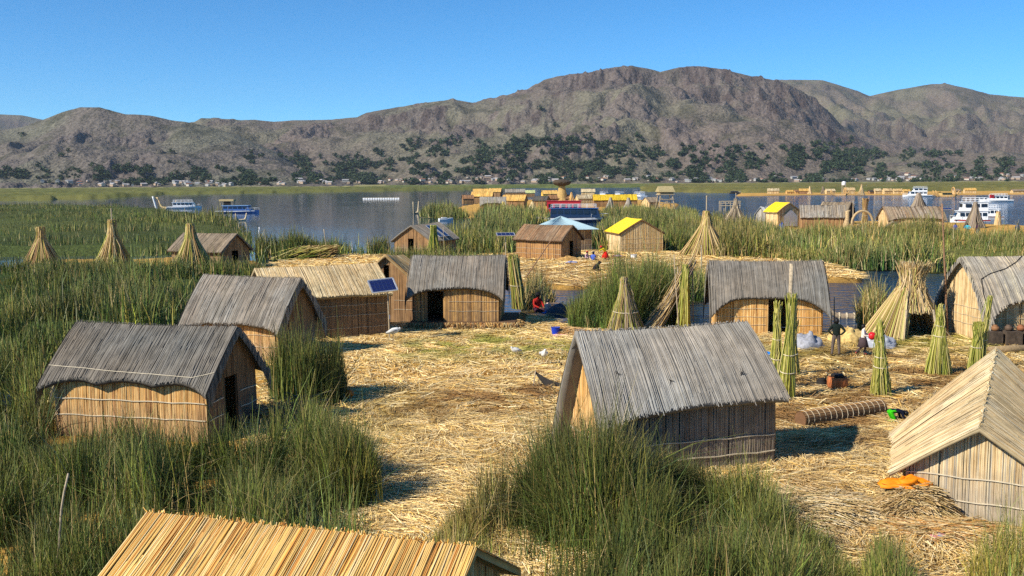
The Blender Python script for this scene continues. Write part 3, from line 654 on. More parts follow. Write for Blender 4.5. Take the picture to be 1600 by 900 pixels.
def hut(name, label, key=None, pos=None, rot=0, L=5, hw=(1.8, 1.8), ze=(1.6, 1.6), zr=(3.2, 3.2), roof=GREY, wall=GOLD, curve=.25, droop=.0, pw=4, flare=.0, eave=.35, gab=.25,
        verge=.0, sw=.035, back=None, scallop=0, thick=.14, doors=(), bands=(.55, 1.05), base=0.0, gable_pal=None, group='reed huts', individual=False, gdoors=(), sag=.05, cat='hut', weather=.5, dpatch=0):
    if key:
        x, y, rot, L, _w = HUTS[key]; pos = (x, y, base); hw = (_w, _w) if hw is None else hw
    root = empty(name, pos, rot); tag(root, label, cat, group)
    sd = random.random() * 50
    def lerp(a, u): return a[0] * (1 - u) + a[1] * u
    def surf(side, u, v):
        """u 0..1 along ridge, v 0..1 ridge to eave (can pass 1); arrays"""
        h = lerp(hw, u) if side < 0 or back is None else back[0] + 0 * u; zr_ = lerp(zr, u) - sag * np.sin(np.pi * u) + .04 * (fbm(u * 5 + sd, u * 0, 3, 2) - .37); ze_ = lerp(ze, u) if side < 0 or back is None else back[1] + 0 * u
        x = (u - .5) * L * (1 + flare * v) ; y = side * h * v * (1 - .10 * curve * v)
        z = zr_ - (zr_ - ze_) * ((1 - curve) * v + curve * v ** 2) + .05 * (fbm(u * 7 + sd, v * 2 + side, 5, 3) - .45) * (v > .02)
        return np.stack([x + 0 * y, y, z], -1)
    def vmax(side, u):
        dr = np.where(u < .5, droop[0], droop[1]) if hasattr(droop, '__len__') else droop
        e = 1 + dr * np.abs(2 * u - 1) ** pw + .03 * (fbm(u * 9 + sd, u * 0 + side, 7, 3) - .4)
        if scallop: e = e - .07 * np.abs(np.sin(u * math.pi * scallop))
        return e
    nu, nv = 25, 9
    U = np.linspace(0, 1, nu); rows = []
    for side, vs in ((-1, np.linspace(1, 0, nv)), (1, np.linspace(0, 1, nv)[1:])):
        for v in vs: rows.append(surf(side, U, v * vmax(side, U)))
    T = np.array(rows); B = T - np.array([0, 0, thick]); nr = len(T)
    i = (np.arange(nr - 1)[:, None] * nu + np.arange(nu - 1)[None]).ravel(); top = np.stack([i, i + 1, i + nu + 1, i + nu], 1); n0 = nr * nu
    F = [top, top[:, ::-1] + n0]
    for a in (np.arange(nu - 1), np.arange(nu - 1) + (nr - 1) * nu): F.append(np.stack([a, a + n0, a + 1 + n0, a + 1], 1))
    for a in (np.arange(nr - 1) * nu, np.arange(nr - 1) * nu + nu - 1): F.append(np.stack([a, a + nu, a + nu + n0, a + n0], 1))
    V = np.concatenate([T.reshape(-1, 3), B.reshape(-1, 3)])
    if verge:
        for e in (0, nu - 1):
            E = T[:, e]; w_ = verge * np.clip(np.linspace(-1, 1, nr) ** 2 * .6 + .5, 0, 1)[:, None]; sgn = -1 if e == 0 else 1
            n1 = len(V); V = np.concatenate([V, E, E - np.array([0, 0, 1]) * w_ + np.array([sgn * .05, 0, 0])]); a = np.arange(nr - 1) + n1; F.append(np.stack([a, a + 1, a + 1 + nr, a + nr], 1))
    F = np.concatenate(F)
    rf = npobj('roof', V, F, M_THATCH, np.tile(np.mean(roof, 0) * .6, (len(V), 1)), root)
    parts = []
    for side in (-1, 1):
        for layer in ((1,) if individual and side == -1 else (0, 1)):
            N = int(L / sw * (1.3 if layer == 0 else .8)); u = rng.random(N); K = 6; v1 = vmax(side, u) * (1 + (.016 if layer == 0 else -.0) * rng.normal(0, 1, N)) + .012
            v0 = np.zeros(N) if layer == 0 else rng.random(N) * .55; v1 = np.where(layer == 0, v1, np.minimum(v1, v0 + .25 + .5 * rng.random(N)))
            t = np.linspace(0, 1, K)[None]; vv = v0[:, None] + (v1 - v0)[:, None] * t
            uu = np.clip(u[:, None] + rng.normal(0, .006, (N, 1)) * t, 0, 1)
            C = surf(side, uu.ravel(), vv.ravel()).reshape(N, K, 3)
            dC = np.gradient(C, axis=1); S = np.broadcast_to(np.array([1., 0, 0]), C.shape); Nn = np.cross(S, dC) * (1 if side == 1 else -1); Nn = Nn / (np.linalg.norm(Nn, axis=-1, keepdims=True) + 1e-9); Nn = np.where(Nn[..., 2:3] < 0, -Nn, Nn)
            C = C + Nn * (.006 + .012 * rng.random((N, 1, 1)) + .012 * layer)
            Wd = np.repeat((sw * (.6 + .9 * rng.random(N)))[:, None], K, 1); ag = fbm(u * L * 9 + sd, u * 0 + side, 11, 3)[:, None, None]
            col = soft(roof, N, .55)[:, None, :] * (.88 + .25 * ag) * (.72 + .6 * fbm((uu * 5).ravel(), (vv * 2.5 + sd).ravel(), 2, 4).reshape(N, K, 1)) * (1 + (fbm((uu * 3).ravel() + 9, (vv * 2 + sd).ravel(), 6, 3).reshape(N, K, 1) - .45) * np.array([.25, .0, -.25]))
            parts.append(ridges(C, S, Nn, Wd, Wd * .4, col))
    if verge:
        for u0, sgn in ((0, -1), (1, 1)):
            for side in (-1, 1):
                N = int(hw[0] / sw * .9); v = rng.random(N) * vmax(side, np.full(N, float(u0))); P0 = surf(side, np.full(N, float(u0)), v); P0[:, 0] += sgn * .06
                ln = verge * (.5 + .6 * v ** 2) * (.8 + .3 * rng.random(N)); P1 = P0 - np.stack([0 * ln, 0 * ln, ln], 1); P0[:, 2] += .01
                C = np.stack([P0, (P0 + P1) / 2 + np.array([sgn * .02, 0, 0]), P1], 1); S = np.broadcast_to(np.array([0, 1., 0]), C.shape); Nn = np.broadcast_to(np.array([sgn * 1., 0, 0]), C.shape)
                Wd = np.full((N, 3), sw * 1.2); parts.append(ridges(C, S, Nn, Wd, Wd * .4, pick(roof, N)[:, None] * np.ones((1, 3, 1)) * .9))
    V, F, cc = join(parts); th = tag(npobj('thatch', V, F, M_THATCH, cc, rf), kind='stuff')
    if individual:
        protos = []
        for k in range(14):
            pr = [(-.5, 0), (-.3, .38), (.0, .5), (.3, .38), (.5, 0)]; me_v = []; me_f = []; zs = np.linspace(0, 1, 7)
            for a in zs:
                me_v += [(q * (.92 + .16 * random.random()), a, r_ * (.9 + .2 * random.random())) for q, r_ in pr]
            for a in range(6): me_f += [(a * 5 + b, a * 5 + b + 1, a * 5 + 6 + b, a * 5 + 5 + b) for b in range(4)]
            c = pick(roof, 1)[0]; c2 = c * .65 + lin('#96602c') * .35; cc = np.repeat((c[None] * (1 - .6 * (1 - zs[:, None]) ** 2) + c2[None] * .6 * (1 - zs[:, None]) ** 2), 5, 0)
            cc = cc * np.repeat(.82 + .36 * rng.random((7, 1)), 5, 0) * (.92 + .16 * rng.random((35, 1))); me = raw_mesh('reed', me_v, np.array(me_f), cc); me.materials.append(M_STRAW); protos.append(me)
        N = 290; us = (np.arange(N) + .5) / N
        for u in us:
            u = float(np.clip(u + random.gauss(0, .0012), 0.001, .999)); a = surf(-1, np.array([u]), np.array([.0]))[0]; b = surf(-1, np.clip(np.array([u + random.gauss(0, .004)]), 0, 1), np.array([float(vmax(-1, np.array([u]))[0]) * (1 + random.gauss(0, .01))]))[0]
            o = bpy.data.objects.new('reed', random.choice(protos)); dv = Vector(b - a); yy = dv.normalized(); xx = Vector((1, 0, 0)); zz = xx.cross(yy)
            if zz.z < 0: xx = -xx; zz = -zz
            xx = yy.cross(zz); ww = L / N * (.7 + .75 * random.random())
            M4 = Matrix((xx * ww, yy * dv.length, zz * ww)).transposed().to_4x4(); M4.translation = Vector(a) + zz * (.012 + .022 * random.random()); link(o, rf); o.matrix_local = M4
    if individual or sw < .03:
        N = int(L * 60); u = rng.random(N); P0 = surf(-1, u, np.zeros(N)); P0[:, 2] += .01; dd_ = np.stack([rng.normal(0, .35, N), rng.normal(.1, .5, N), np.ones(N)], 1); ln = .02 + .05 * rng.random(N)
        C = np.stack([P0, P0 + dd_ * ln[:, None]], 1); V, F, cc = tubes3(C, np.full((N, 2), .008), pick(roof, N)[:, None] * np.ones((1, 2, 1)) * 1.05); tag(npobj('ridge_ends', V, F, M_THATCH, cc, rf), kind='stuff')
    # walls
    def wy(u, sd_=-1): return (lerp(hw, u) if sd_ < 0 or back is None else back[0]) - (eave if sd_ < 0 or back is None else .15)
    def ztop(side):
        return lambda s_, side=side: float(surf(side, np.array([np.clip(s_, 0, 1)]), np.array([wy(.5, side) / (lerp(hw, .5) if side < 0 or back is None else back[0])]))[0, 2]) - thick * .6
    gl, gr = gab if hasattr(gab, '__len__') else (gab, gab); xl, xr = -L / 2 + gl, L / 2 - gr; ul, ur = np.clip(gl / L, 0, 1), np.clip(1 - gr / L, 0, 1); LL = xr - xl
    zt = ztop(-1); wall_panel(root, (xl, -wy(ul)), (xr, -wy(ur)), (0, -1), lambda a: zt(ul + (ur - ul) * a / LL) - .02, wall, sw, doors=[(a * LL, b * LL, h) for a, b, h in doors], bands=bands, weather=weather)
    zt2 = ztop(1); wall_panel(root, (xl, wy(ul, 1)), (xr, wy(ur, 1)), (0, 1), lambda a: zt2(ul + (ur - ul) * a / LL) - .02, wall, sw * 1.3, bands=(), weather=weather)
    for xx_, uu_, sgn in ((xl, ul, -1), (xr, ur, 1)):
        W1 = wy(uu_); W2 = W1 + wy(uu_, 1)
        def gt(a, uu_=uu_, W1=W1):
            yy = a - W1; sd_ = -1 if yy < 0 else 1
            return float(surf(sd_, np.array([uu_]), np.array([abs(yy) / (lerp(hw, uu_) if sd_ < 0 or back is None else back[0])]))[0, 2]) - thick * .8
        gd = [(a * W2, b * W2, h) for e, a, b, h in gdoors if e == sgn]
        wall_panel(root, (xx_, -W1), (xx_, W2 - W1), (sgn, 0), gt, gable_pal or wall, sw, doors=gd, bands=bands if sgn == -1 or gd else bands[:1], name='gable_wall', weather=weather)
    return root, surf

root_left, S_left = hut('reed_hut', 'grey thatched hut with golden reed wall and scalloped eave, among the reeds', 'left', hw=(1.8, 1.8), ze=(1.72, 1.72), zr=(3.2, 3.2), roof=[c * .62 for c in GREY], wall=GOLD, curve=.12, droop=.12, verge=.55, scallop=3, sw=.02, doors=(), bands=(.62, 1.12), gdoors=((1, .35, .6, 1.7),), eave=.3, weather=.35, gable_pal=[c * .7 for c in BROWN])  # gable palette darkened: the shade on that end is put into the colour
MB().tube([tuple(S_left(-1, np.array([u]), np.array([.80 + .12 * u - .1 * (u > .88) * (u - .88) * 8]))[0] + np.array([0, 0, .04])) for u in np.linspace(0, 1, 18)], .012, 5).build('rope', M_ROPE, root_left)
hut('reed_hut', 'hut with smooth grey roof directly behind the left hut', 'second', hw=(1.8, 1.8), ze=(1.6, 1.6), zr=(3.45, 3.4), roof=[c * .85 for c in GREY + GREYBROWN[:2]], wall=GOLD, curve=.2, droop=.15, verge=.7, sw=.026, gable_pal=[c * .75 for c in BROWN])  # darker gable colour imitates the shade on the end away from the sun
root_tan, S_tan = hut('reed_hut', 'large hut with fresh tan reed roof and a solar panel at its corner', 'tan', hw=(2.2, 2.2), ze=(2.15, 2.15), zr=(3.45, 3.45), roof=TAN + PALE, wall=BROWN, curve=.1, droop=.02, sw=.03, eave=.3, gab=.2, verge=.0, bands=(.5, 1.1, 1.6), weather=.15)
hut('reed_hut', 'small narrow tan hut with ragged gable behind the solar panel', 'small', hw=(1.7, 1.7), ze=(2.1, 2.1), zr=(3.6, 3.3), roof=TAN + GOLD[:2], wall=BROWN, curve=.0, sw=.05, eave=.2, gdoors=((-1, .45, .55, 3.0),), weather=.1)
hut('reed_hut', 'grey roofed hut with open black doorway on a straw platform', 'centre', hw=(2.0, 2.0), ze=(1.85, 1.85), zr=(3.35, 3.35), roof=[c * .8 for c in GREY + GREYBROWN[:2]], wall=GOLD[:3] + BROWN, curve=.35, droop=.25, verge=.6, sw=.028, doors=((.17, .36, 1.62),), base=.25, gdoors=(), weather=.1)
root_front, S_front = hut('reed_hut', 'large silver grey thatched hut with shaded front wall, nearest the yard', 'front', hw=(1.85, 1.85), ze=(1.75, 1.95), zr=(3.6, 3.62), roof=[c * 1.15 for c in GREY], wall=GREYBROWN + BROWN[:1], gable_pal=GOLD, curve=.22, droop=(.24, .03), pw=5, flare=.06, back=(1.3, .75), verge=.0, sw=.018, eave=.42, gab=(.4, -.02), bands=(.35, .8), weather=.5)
for u_, v_ in ((.42, .72), (.8, .74), (.16, .6)):
    q_ = S_front(-1, np.array([u_]), np.array([v_]))[0]; kb = MB()
    for k in range(7): kb.tube([tuple(q_ + np.array([0, 0, .03])), tuple(q_ + np.array([random.gauss(0, .07), random.gauss(-.03, .04), random.gauss(.0, .09) + .04]))], [.014, .005], 5)
    kb.build('knot', plain('dark_cord', (.05, .045, .04), .9), root_front)
hut('reed_hut', 'grey roofed hut with arched eave and open door beside the blue channel', 'door', hw=(2.05, 2.05), ze=(1.85, 1.85), zr=(3.45, 3.45), roof=[c * .66 for c in GREY], wall=[c * 1.1 for c in GOLD], curve=.4, droop=.35, verge=.7, sw=.028, doors=((.50, .70, 1.75),), bands=(.4, .8, 1.2), weather=.0)
root_edge, S_edge = hut('reed_hut', 'hut with rounded grey roof tied by a dark cable, cut by the right border', 'edge', hw=(2.1, 2.1), ze=(1.8, 1.8), zr=(3.65, 3.75), roof=GREY + PALE[:1], wall=TAN, curve=.35, droop=.45, verge=.5, sw=.03, base=.15, bands=(.5, .9, 1.3), weather=.1)
MB().tube([tuple(S_edge(-1, np.array([u]), np.array([v]))[0] + np.array([0, 0, .05])) for u, v in ((.02, 1.3), (.03, .9), (.06, .62), (.15, .5), (.3, .38), (.42, .2), (.5, .02))], .022, 5).build('cable', M_DARK, root_edge)
hut('reed_hut', 'nearest hut with bright golden reed roof cut by the bottom border', 'near', hw=(1.95, 1.95), ze=(1.8, 1.8), zr=(2.82, 2.82), roof=ORANGE, wall=GOLD, curve=.0, sag=.0, sw=.014, individual=True, thick=.1)
hut('reed_hut', 'low pale hut with tilted ridge and grey reed gable by the orange cloth', 'gable', hw=(1.75, 2.35), ze=(.98, .98), zr=(2.15, 3.3), roof=[c * 1.1 for c in PALE] + TAN[:2], wall=TAN + PALE[:2] + GREY[:1], curve=.05, droop=.03, sw=.02, eave=.3, gab=.3, bands=(.42, .95), weather=.75, thick=.08)
hut('reed_hut', 'weathered brown grey hut behind the third straw cone', 'backleft', hw=(2.2, 2.2), ze=(1.6, 1.6), zr=(3.1, 3.1), roof=GREYBROWN, wall=BROWN, curve=.1, verge=.3, sw=.045, gdoors=((1, .35, .6, 1.6),))
root_sol, S_sol = hut('reed_hut', 'grey gabled hut with white framed solar panels on its roof', 'solar', hw=(2.3, 2.3), ze=(1.75, 1.75), zr=(3.3, 3.4), roof=GREYBROWN + GREY, wall=BROWN, curve=.1, sw=.045, gdoors=((-1, .45, .62, 2.0),))
hut('reed_hut', 'brown hut with rust coloured roof beside the group of people', 'brown', hw=(1.95, 1.95), ze=(1.9, 1.9), zr=(3.3, 3.3), roof=GREYBROWN[2:] + RUST, wall=RUST + GOLD[:2], curve=.15, verge=.15, sw=.045, gdoors=((1, .4, .62, 1.8),), weather=0)
root_yel, S_yel = hut('reed_hut', 'round sided straw hut with a bright yellow tarpaulin on its roof', 'yellow', hw=(2.5, 2.5), ze=(2.05, 2.05), zr=(3.5, 3.5), roof=BROWN, wall=TAN + PALE[:2], curve=.05, sw=.045, gab=.15, eave=.2, bands=(.5, 1.0, 1.5), gable_pal=TAN + GOLD[:1], weather=0)
ty = [[tuple(S_yel(1, np.array([u]), np.array([v]))[0] + np.array([0, 0, .07])) for v in np.linspace(0, 1.03, 8)] for u in np.linspace(.0, .999, 10)]
MB().grid(ty).build('tarpaulin', M_YELLOW, root_yel)
# tin roofed hut
x_, y_, a_, L_, W_ = HUTS['tin']; tin = empty('tin_roofed_hut', (x_, y_, 0), a_); tag(tin, 'hut under a pale blue corrugated tin roof behind the brown hut', 'hut', 'reed huts')
for p0, p1, nn in (((-2.2, -2.2), (2.5, -2.2), (0, -1)), ((-2.2, 2.2), (2.5, 2.2), (0, 1)), ((-2.2, -2.2), (-2.2, 2.2), (-1, 0)), ((2.5, -2.2), (2.5, 2.2), (1, 0))):
    wall_panel(tin, p0, p1, nn, lambda a: 2.35, BROWN + TAN[:1], .07, bands=(.6, 1.2))
ap = (.0, 1.0, 3.6)
def tinface(a, b, nm):
    nr_ = int((Vector(b) - Vector(a)).length / .16) + 1; m_ = MB(); rowA = []; rowB = []; rowC = []
    for i in range(nr_ * 2 + 1):
        t = i / (nr_ * 2); q = Vector(a).lerp(Vector(b), t); h = .03 if i % 2 else 0; tp = Vector(ap).lerp(q, .0)
        rowA.append(tuple(q + Vector((0, 0, h)))); rowC.append(tuple(Vector(ap) + (q - Vector(ap)) * .02 + Vector((0, 0, h)))); rowB.append(tuple((q + Vector(ap)) / 2 + Vector((0, 0, h))))
    m_.grid([rowA, rowB, rowC]).build(nm, M_TIN, tin)
cs_ = [(-2.9, -2.7, 2.3), (3.2, -2.7, 2.3), (3.2, 2.7, 2.3), (-2.9, 2.7, 2.3)]
for i in range(4): tinface(cs_[i], cs_[(i + 1) % 4], 'roof_sheet')
for i in range(4): MB().tube([cs_[i], (ap[0], ap[1], ap[2] + .05)], .05, 6).build('ridge_cap', M_TIN, tin)

# ------------------------------------------------------------------ solar panels
M_CELL = plain('solar_cell', (.012, .02, .09), .12, .6, bump=0); M_ALU = plain('aluminium', (.6, .61, .63), .35, .5, metal=.6)
def panel(name, label, loc, w, h, rot, nx, ny, post=0, parent=None):
    root = empty(name, loc); root.rotation_euler = rot
    if not parent: tag(root, label, 'solar panel', 'solar panels')
    else: root.parent = parent
    fr = MB(); t = .05
    for c, d in (((0, -h / 2, 0), (w, t, .05)), ((0, h / 2, 0), (w, t, .05)), ((-w / 2, 0, 0), (t, h - t, .048)), ((w / 2, 0, 0), (t, h - t, .048))): fr.box(c, d)
    fr.build('panel_frame', M_ALU, root); MB().box((0, 0, -.005), (w - t, h - t, .02)).build('backing', M_ALU, root)
    cw, ch = (w - .1) / nx, (h - .1) / ny; me = MB().box((0, 0, 0), (cw * .92, ch * .92, .012)).mesh('cell', M_CELL)
    for i in range(nx):
        for j in range(ny):
            o = bpy.data.objects.new('cell', me); link(o, root); o.location = (-w / 2 + .05 + cw * (i + .5), -h / 2 + .05 + ch * (j + .5), .015)
    return root
c = at(598, 527); q = atd(598, 446, c[1] - 1.2)
panel('solar_panel', 'blue gridded solar panel tilted at the corner of the tan roof', tuple(q), 1.25, .85, (R(38), R(-4), R(24)), 6, 4)
b0 = Vector(q); MB().tube([(b0.x + .25, b0.y + .25, -.1), (b0.x + .2, b0.y + .22, b0.z - .1)], .035, 8).build('post', M_PALEWOOD); tag(bpy.data.objects['post'], 'pale post holding the solar panel beside the tan hut', 'post', 'poles and posts')
for k_, u in enumerate((.42, .62)):
    a = S_sol(-1, np.array([u]), np.array([.55]))[0]; th_ = math.atan2(1.6, 2.3); M4 = Matrix.Translation(Vector((0, 0, 0)))
    pr = panel('roof_solar_panel', '', tuple(a + np.array([0, -.05, .16])), .9, 1.9, (th_, 0, 0), 2, 5, parent=root_sol); pr.name = 'solar_panel'
q = atd(790, 366, 96); r_ = panel('solar_panel', 'small dark solar panel on a pole beside the brown hut', tuple(q), 1.7, .7, (R(20), 0, R(10)), 4, 2)
MB().tube([(q[0], q[1], -.2), (q[0], q[1], q[2] - .04)], .05, 6).build('pole', M_PALEWOOD); tag(bpy.data.objects['pole'], 'thin pole carrying a small solar panel', 'pole', 'poles and posts')

# ------------------------------------------------------------------ sheaves, cones, shelters
def sheaf(name, label, base, h, r0, zt, rt, rtop, n, pal, sr=.018, shag=.016, lean=(0, 0), gap=None, ties=(), group=None, cat='reed bundle', K=5, top=1.0, inner=True, fringe=None, mast=0):
    root = empty(name, tuple(base)); tag(root, label, cat, group)
    a = rng.random(n) * 6.283; rr = np.sqrt(.35 + .65 * rng.random(n)) if inner else .9 + .1 * rng.random(n)
    hh = h * (1 - (1 - top) * rng.random(n)) * (.9 + .12 * rng.random(n)); t = np.linspace(0, 1, K)[None]; z = hh[:, None] * t
    zst = np.zeros(n)
    if gap is not None:
        ga, gw, gh = gap; dl = np.abs((a - ga + np.pi) % (2 * np.pi) - np.pi); zst = np.where(dl < gw, gh * (.92 + .15 * rng.random(n)), 0); z = zst[:, None] + (hh - zst)[:, None] * t
    s = np.clip(z / zt, 0, 1); rad = np.where(z < zt, r0 * (1 - s) ** 1.1 + rt * (1 - (1 - s) ** 1.1), rt + (rtop - rt) * ((z - zt) / max(h - zt, .01)) ** 1.5)
    rad = rad * rr[:, None] * (1 + .06 * rng.normal(0, 1, (n, 1))); aj = a[:, None] + rng.normal(0, .1, (n, 1)) * t
    C = np.stack([rad * np.cos(aj) + lean[0] * z, rad * np.sin(aj) + lean[1] * z, z], -1) + rng.normal(0, shag, (n, K, 3)) * np.array([1, 1, .3]) * (.4 + 3 * (rng.random((n, 1, 1)) > .8))
    col = pick(pal, n)[:, None] * (.85 + .3 * rng.random((n, K, 1))); V, F, cc = tubes3(C, np.repeat((sr * (.6 + .8 * rng.random(n)))[:, None], K, 1), col)
    tag(npobj('stalks', V, F, M_STRAW, cc, root), kind='stuff')
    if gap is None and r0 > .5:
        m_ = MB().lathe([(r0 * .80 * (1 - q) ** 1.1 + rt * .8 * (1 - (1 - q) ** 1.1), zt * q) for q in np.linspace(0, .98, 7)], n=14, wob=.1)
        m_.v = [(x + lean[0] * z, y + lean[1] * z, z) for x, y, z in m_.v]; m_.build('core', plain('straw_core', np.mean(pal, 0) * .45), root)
    for zt_ in ties:
        s = min(zt_ / zt, 1); r_ = (r0 * (1 - s) ** 1.1 + rt * (1 - (1 - s) ** 1.1)) * 1.06 + .01
        MB().tube([(r_ * math.cos(q) + lean[0] * zt_, r_ * math.sin(q) + lean[1] * zt_, zt_ + .03 * math.sin(q)) for q in np.linspace(0, 6.283, 15)], .015 + .15 * sr, 5).build('binding', M_ROPE, root)
    if mast: MB().tube([(lean[0] * h * .8, lean[1] * h * .8, h * .8), (lean[0] * h, lean[1] * h, h + mast)], .06, 6).build('mast', M_PALEWOOD, root)
    return root
G1 = 'tall straw cones'; CONE = DRY + TAN[:2] + YGREEN[:1] + BROWN[:1]
sheaf('straw_cone', 'straw cone nearest the left border among the marsh reeds', at(66, 413), 3.5, 1.75, 2.7, .3, .35, 950, CONE, .034, group=G1, cat='straw cone')
sheaf('straw_cone', 'tallest straw cone with a grey mast, standing in the marsh', at(178, 419), 4.3, 1.85, 3.4, .28, .3, 1000, CONE + YGREEN[:1], .034, group=G1, cat='straw cone', mast=1.1)
sheaf('straw_cone', 'straw cone in front of the weathered brown grey hut', at(303, 428), 4.15, 2.0, 3.3, .33, .3, 1000, CONE + YGREEN[:2], .034, group=G1, cat='straw cone', lean=(-.04, 0))
sheaf('straw_cone', 'broad straw cone with a thin pole beside the yellow roofed hut', at(1103, 399), 4.4, 2.6, 3.6, .25, .3, 1200, CONE, .036, group=G1, cat='straw cone', mast=1.6)
sheaf('straw_cone', 'grey pointed straw tent with tied top in the reeds, left of the second yellow roof', at(1149, 358), 4.6, 2.7, 3.8, .2, .2, 800, GREYBROWN + PALE[:2], .045, group=G1, cat='straw cone', mast=1.0)
G2 = 'green reed bundles standing upright'
def pb(x, y): return at(x, y)
sheaf('reed_bundle', 'slim green reed bundle in the open yard, right of the clay stove', pb(1377, 619), 2.75, .36, 2.0, .10, .06, 300, YGREEN, .013, lean=(-.05, 0), ties=(1.05, 1.4, 1.95), group=G2, top=.82)
sheaf('reed_bundle', 'wide footed green reed bundle in front of the round shelter', pb(1466, 584), 2.75, .50, 2.1, .11, .06, 340, YGREEN, .014, ties=(1.5, 1.9), group=G2, top=.85)
sheaf('reed_bundle', 'green reed bundle beside the tilted hut near the right border', pb(1523, 581), 1.95, .30, 1.6, .12, .16, 240, YGREEN, .014, lean=(.03, 0), ties=(1.0,), group=G2)
sheaf('reed_bundle', 'thin tall reed stem pair rising behind the right bundle', pb(1530, 577), 2.9, .22, 1.6, .08, .08, 90, YGREEN, .013, lean=(.12, .02), ties=(1.2,), group=G2)
sheaf('reed_bundle', 'yellow green reed bundle at the corner of the silver grey hut', pb(1213, 612), 3.3, .28, 2.4, .09, .08, 260, YGREEN, .014, lean=(.0, .02), ties=(1.2, 1.9), group=G2, top=.85)
sheaf('reed_bundle', 'taller reed bundle leaning on a wooden post by the open door', pb(1228, 626), 3.7, .30, 2.7, .10, .2, 300, YGREEN, .014, lean=(.05, .03), ties=(1.0, 1.6), group=G2, top=.85)
sheaf('reed_bundle', 'loose reed bundle right of the leaning pair', pb(1238, 588), 2.2, .28, 1.5, .10, .2, 160, YGREEN + DRY, .014, lean=(.0, .0), ties=(.9,), group=G2)
sheaf('reed_bundle', 'pale reed bundle propped at the dark gable of the doorway hut', at(812, 482), 3.2, .45, 2.0, .32, .3, 260, YGREEN[2:] + DRY, .022, lean=(-.12, 0), ties=(1.4,), group=G2)
sheaf('reed_bundle', 'grey green reed cone at the foot of the big reed clump', at(979, 517), 2.7, .95, 2.2, .2, .15, 420, YGREEN[1:] + DRY + GREYBROWN, .022, lean=(-.05, 0), ties=(1.0,), group=G2)
sheaf('reed_bundle', 'green reed bundle leaning on the hut with solar panels', at(678, 408), 3.4, .9, 2.6, .25, .3, 220, YGREEN[1:] + SEDGE[:2], .04, group=G2)
sheaf('reed_bundle', 'hanging green reeds at the slanted straw stack', at(1068, 511), 3.2, .35, 2.5, .2, .1, 160, YGREEN, .02, lean=(.02, 0), ties=(), group=G2)
sheaf('reed_bundle', 'upright straw bundle behind the straw arch', at(1351, 350), 4.3, .5, 2.8, .35, .5, 160, DRY + BROWN[:2], .05, group=G2, ties=(1.5, 2.6))
# round shelter with an opening
b = at(1418, 524); sh = sheaf('reed_shelter', 'round shaggy reed shelter with low doorway and tufted top', b, 3.6, 1.75, 2.7, .35, .85, 1700, DRY + TAN + YGREEN[2:3] + GREYBROWN[3:4], .02, gap=(R(-78), .62, 1.25), group=None, cat='shelter', inner=False, top=.8, shag=.03, lean=(.06, 0))
for dx in (-.62, .78): MB().tube([(dx * 1.15, -1.45, -.1), (dx * .9, -1.2, 1.4)], .055, 7).build('door_post', M_PALEWOOD, sh)
V = []; N_ = 700; a = rng.uniform(R(150), R(245), N_); z0_ = np.zeros(N_); t = np.linspace(0, 1, 4)[None]; hh = 2.3 * (.7 + .35 * rng.random(N_)); r0_ = 2.0 * (.8 + .25 * rng.random(N_))
z = hh[:, None] * t; rad = r0_[:, None] * (1 - z / 3.0) + .1; C = np.stack([rad * np.cos(a)[:, None], rad * np.sin(a)[:, None], z], -1); V, F, cc = tubes3(C, np.full((N_, 4), .02), pick(YGREEN[2:] + DRY + TAN, N_)[:, None] * np.ones((1, 4, 1)))
tag(npobj('green_skirt', V, F, M_STRAW, cc, sh), kind='stuff')
# slanted straw stack on posts
p0, p1 = np.array(at(1012, 512)), np.array(at(1080, 505)); st = empty('leaning_straw', tuple(p0)); tag(st, 'slanted stack of dry straw leaning against thin posts by the channel', 'straw stack')
N_ = 520; d = p1 - p0; sx_ = rng.random(N_); K = 5; t = np.linspace(0, 1, K)[None]; top_ = np.array([d[0] * .95, d[1] + .3, 2.9]); of = rng.normal(0, 1, (N_, 3)) * np.array([.22, .45, .1]); of2 = rng.normal(0, 1, (N_, 3)) * np.array([.12, .22, .18])
C = of[:, None] * (1 - t[..., None]) + (top_ + of2)[:, None] * t[..., None] * (.75 + .35 * rng.random((N_, 1, 1))); C[..., 2] = np.maximum(C[..., 2] - .25 * np.sin(np.pi * t), .01)
V, F, cc = tubes3(C, np.full((N_, K), .018), pick(DRY + TAN + GREYBROWN, N_)[:, None] * np.ones((1, K, 1))); tag(npobj('stalks', V, F, M_STRAW, cc, st), kind='stuff')
for q in ((d[0] * .9, d[1], 0), (d[0] * 1.08, d[1] + .5, 0), (d[0] * .72, d[1] - .2, 0)): MB().tube([q, (q[0] - .05, q[1] + .2, 3.0)], .03, 6).build('post', M_PALEWOOD, st)
# cut green reeds drying in a pile
pl_ = empty('reed_pile', tuple(at(488, 404))); tag(pl_, 'pile of freshly cut green reeds lying by the bay', 'reed pile')
N_ = 420; K = 4; t = np.linspace(0, 1, K)[None]; o0 = np.stack([rng.uniform(-1.2, 2.6, N_), rng.normal(0, .7, N_), rng.random(N_) * 1.3 + .05], 1); ln = 2.2 + rng.random(N_)
C = o0[:, None] + np.stack([-np.ones(N_) * .9, rng.normal(0, .12, N_), -.28 * np.ones(N_) + rng.normal(0, .06, N_)], 1)[:, None] * (ln[:, None] * t)[..., None]; C[..., 2] = np.maximum(C[..., 2], .03)
gcol = pick(YGREEN + SEDGE[:2], N_)[:, None] * (1 - t[..., None] * .2) ; gcol[:, 0] = pick(DRY + BROWN, N_)
V, F, cc = tubes3(C, np.full((N_, K), .045), gcol); tag(npobj('stalks', V, F, M_STRAW, cc, pl_), kind='stuff')

